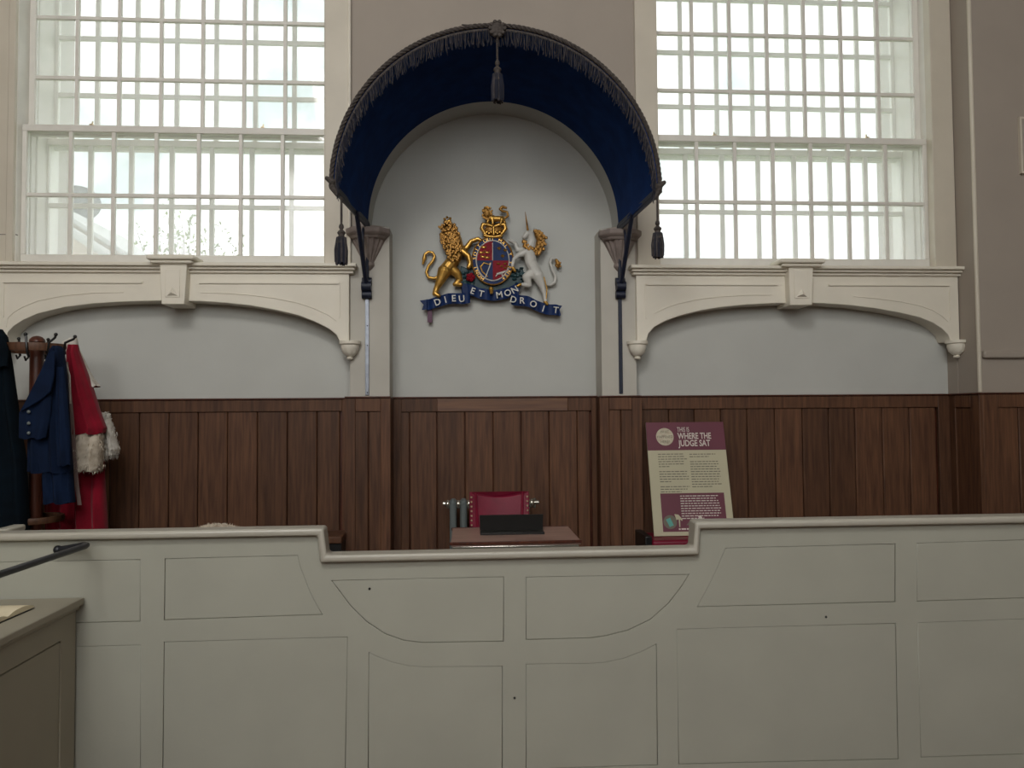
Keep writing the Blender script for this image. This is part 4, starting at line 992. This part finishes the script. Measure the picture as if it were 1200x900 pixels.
cloth([(405.5, 62, 71), (409, 60, 73.5), (430, 52, 76), (455, 44, 77.5), (485, 38, 79.5), (519, 34, 82), (553, 33.5, 84.5)], YS-.30, .15, 4, .018, .4).build('coat_body', NAVY, g, smooth=True)
cloth([(515, 44, 82), (553, 51, 84.5), (589, 53, 87.3)], YS-.29, .13, 4, .016, 2.2).build('coat_tail', NAVY, g, smooth=True)
fl = cloth([(412, 58, 63), (438, 46.5, 62), (462, 35, 61), (483.5, 23, 60), (497, 22.5, 58), (514, 22.5, 54)], YS-.395, .045, 2, .008, 1.1).build('front_flap', NAVY, g, smooth=True)
lp = M(); pl = [q3(*p, YS-.43) for p in ((61, 410), (47, 437), (24, 483), (33, 478), (50, 468), (60, 459), (64, 440), (65, 412))]
lp.prism([(v.x, v.z) for v in pl], YS-.44, YS-.424).build('lapel', NAVY, fl, bevel=.006)
for py in (482.5, 496, 507.5):
    p = q3(33.5, py, YS-.425); M().blob(p, (.011, .007, .011), 10).build('button', RAD, fl, smooth=True)
sl_ = cloth([(430, 66, 75), (470, 66, 79), (510, 66, 82), (545, 68, 83)], YS-.385, .05, 2, .012, 3).build('sleeve', NAVY, g, smooth=True)

g = thing('red_robe', 'scarlet robe with cream fur cuffs hanging on the coat stand', 'robe', tuple(q3(90, 405, YS)))
cloth([(540, 88, 122), (575, 89, 123), (622, 90.5, 125), (700, 90, 128)], YS+.03, .16, 3, .02, .2).build('robe_skirt', ROBE, g, smooth=True)
cloth([(575, 52, 88), (600, 53, 88.5), (622, 54, 89), (680, 54, 92)], YS+.29, .1, 4, .02, 1.2).build('front_panel', ROBE, g, smooth=True)
cloth([(404, 80, 91), (412, 79, 92), (432, 79.5, 99), (455, 81, 107), (480, 83, 115), (502, 85.5, 123.5), (508, 86, 122)], YS-.07, .16, 4, .024, .7).build('cape_sleeve', ROBE, g, smooth=True)
def furry(name, mt_, rows, y, th, seed, n=900, L_=.022):
    m_ = cloth(rows, y, th, 3, .008, seed, n=40, sub=6); pts = [(v, (v[0]-sum(p[0] for p in m_.v)/len(m_.v), v[1]-y, -.3)) for v in m_.v]
    pts = [(p, tuple(Vector(q_).normalized())) for p, q_ in pts]
    m_.v = [tuple(Vector(v)+Vector(noise.noise_vector(Vector(v)*45))*.007) for v in m_.v]
    fur_tufts(m_, pts, L_, n); return m_.build(name, mt_, g, smooth=True)
furry('fur_cuff', FUR, [(507, 87, 117), (512, 86, 119), (530, 85.5, 119.5), (547, 87, 118.5), (551, 89, 117)], YS-.085, .17, .3)
furry('fur_cuff', WFUR, [(484, 119, 126), (490, 118, 128.5), (510, 119, 134), (526, 121, 138.5), (533, 123, 136.5), (536, 126, 130)], YS+.07, .12, 1.3)
col = cloth([(396, 82, 90), (401, 73, 91), (408, 75, 92), (418, 84, 96), (435, 93, 104), (446, 99, 110.5), (453, 108, 115.5)], YS-.0, .1, 2, .006, 2)
col.build('white_lining', WFUR, g, smooth=True)
rb = M(); pts = [q3(*p, YS-.17) for p in ((77, 424), (80.5, 455), (84, 490), (86.5, 530), (90, 570), (93, 592))]
for i in range(len(pts)-1):
    a, b = pts[i], pts[i+1]; w_ = Vector((.012, 0, 0)); d_ = Vector((0, .006, 0)); rb.add([a-w_, a+w_, b+w_, b-w_, a-w_+d_, a+w_+d_, b+w_+d_, b-w_+d_], [(0, 1, 2, 3), (7, 6, 5, 4), (0, 3, 7, 4), (1, 5, 6, 2), (0, 4, 5, 1), (2, 6, 7, 3)])
rb.build('hanging_ribbon', RIBBON, g)
cdl = M(); cdl.tube([q3(77, 425, YS-.18), q3(81.5, 440, YS-.18), q3(82.5, 473, YS-.18)], .006, 8); cdl.blob(q3(78, 432, YS-.18), .014, 8); cdl.build('white_cord', WFUR, g, smooth=True)

# ------------------------------------------------------------------ small panel at the right edge
x0, z0 = P(1196.5, 203, RP-.02); z1 = PZ(1196.5, 137, RP-.02)
wp = thing('wall_panel', 'thin framed panel on the right wall at frame edge', 'panel', (x0, RP, z0))
M().box(x0+.012, x0+.5, RP-.02, RP-.004, z0+.01, z1-.01).build('face', WALLW, wp); M().prism(hole(x0, x0+.512, z0, z1), RP-.026, RP-.001, [hole(x0+.014, x0+.498, z0+.014, z1-.014)]).build('frame', CASE, wp)

# ------------------------------------------------------------------ outside the windows
M().box(-30, 30, WT+.1, 70, -.3, -.1).build('ground_outside', GRASS)['kind'] = 'structure'
YO = 10.0
nb = thing('neighbour_roof', 'pale sloping roof end of the building outside the first window', 'building', (PX(60, 300, YO), YO, -.1))
pp = [P(*p, YO) for p in ((20, 232), (64, 243), (88, 262), (135, 292), (150, 302))]
rows_ = [(pp[0][0]-.5, -.1)] + pp + [(pp[-1][0]+.2, -.1)]
M().prism(rows_, YO, YO+2).build('gable_wall', BRICK, nb)
cp = M()
for i in range(len(pp)-1):
    a, b = pp[i], pp[i+1]; cp.prism([(a[0], a[1]), (b[0], b[1]), (b[0], b[1]+.07), (a[0], a[1]+.07)], YO-.12, YO+2.1)
cp.build('roof_slope', ROOFM, nb, bevel=.01)
M().tube([Vector((p[0], YO-.14, p[1]-.12)) for p in pp], .06, 10).build('gutter', ROOFM, nb, smooth=True)
dx_, dz_ = P(88, 239, YO+1)
ds = thing('satellite_dish', 'dark grey round dish on the roof outside the first window', 'dish', (dx_-.1, YO+1, dz_-.5))
dm = M().lathe([(.0, -.09), (.12, -.075), (.22, -.045), (.30, 0), (.31, .004), (.30, .012), (.22, -.03), (.12, -.06), (0, -.072)], (0, 0, 0), 32)
dm.xf(Matrix.Translation((dx_, YO+1, dz_)) @ Matrix.Rotation(math.radians(22), 4, 'Y') @ Matrix.Rotation(math.radians(68), 4, 'X') @ Matrix.Diagonal((1.15, 1.0, 1, 1))).build('reflector', DISH, ds, smooth=True)
M().tube([(dx_, YO+1.08, dz_-.02), (dx_-.05, YO+1.1, dz_-.6)], .03, 8).build('mast', DISH, ds, smooth=True)
YT = 13.0
tr = thing('sparse_tree', 'sparse pale green young tree outside the first window', 'tree', (PX(215, 300, YT), YT, -.1))
bm_ = M(); tips = []; x0 = PX(215, 300, YT)
bm_.tube([(x0, YT, -.1), (x0+.05, YT, 1.6), (x0, YT, 2.9)], [.08, .06, .04], 8)
for px, py in ((150, 285), (165, 268), (185, 262), (200, 255), (215, 252), (228, 262), (222, 280), (250, 268), (262, 275), (275, 282), (190, 282), (160, 292), (240, 288), (140, 290), (205, 270)):
    e_ = Vector((PX(px, py, YT), YT+random.uniform(-.5, .5), PZ(px, py, YT))); s0 = Vector((x0, YT, random.uniform(1.6, 2.8)))
    mid = s0.lerp(e_, .55)+Vector((0, 0, -.12)); bm_.tube([s0, mid, e_], [.02, .012, .004], 5); tips += [mid.lerp(e_, t_) for t_ in (0, .25, .5, .75, 1)]
bm_.build('branches', BARK, tr, smooth=True)
lf = M()
for k in range(1100):
    p = random.choice(tips)+Vector((random.gauss(0, .13), random.gauss(0, .15), random.gauss(0, .1))); a = Vector((random.uniform(-1, 1), random.uniform(-1, 1), random.uniform(-1, 1))).normalized(); b = a.cross(Vector((.3, .2, .9))).normalized()
    s = random.uniform(.035, .06); lf.add([p-a*s, p+b*s*.5, p+a*s, p-b*s*.5], [(0, 1, 2, 3)])
lf.build('leaves', LEAF, tr, stuff=True)
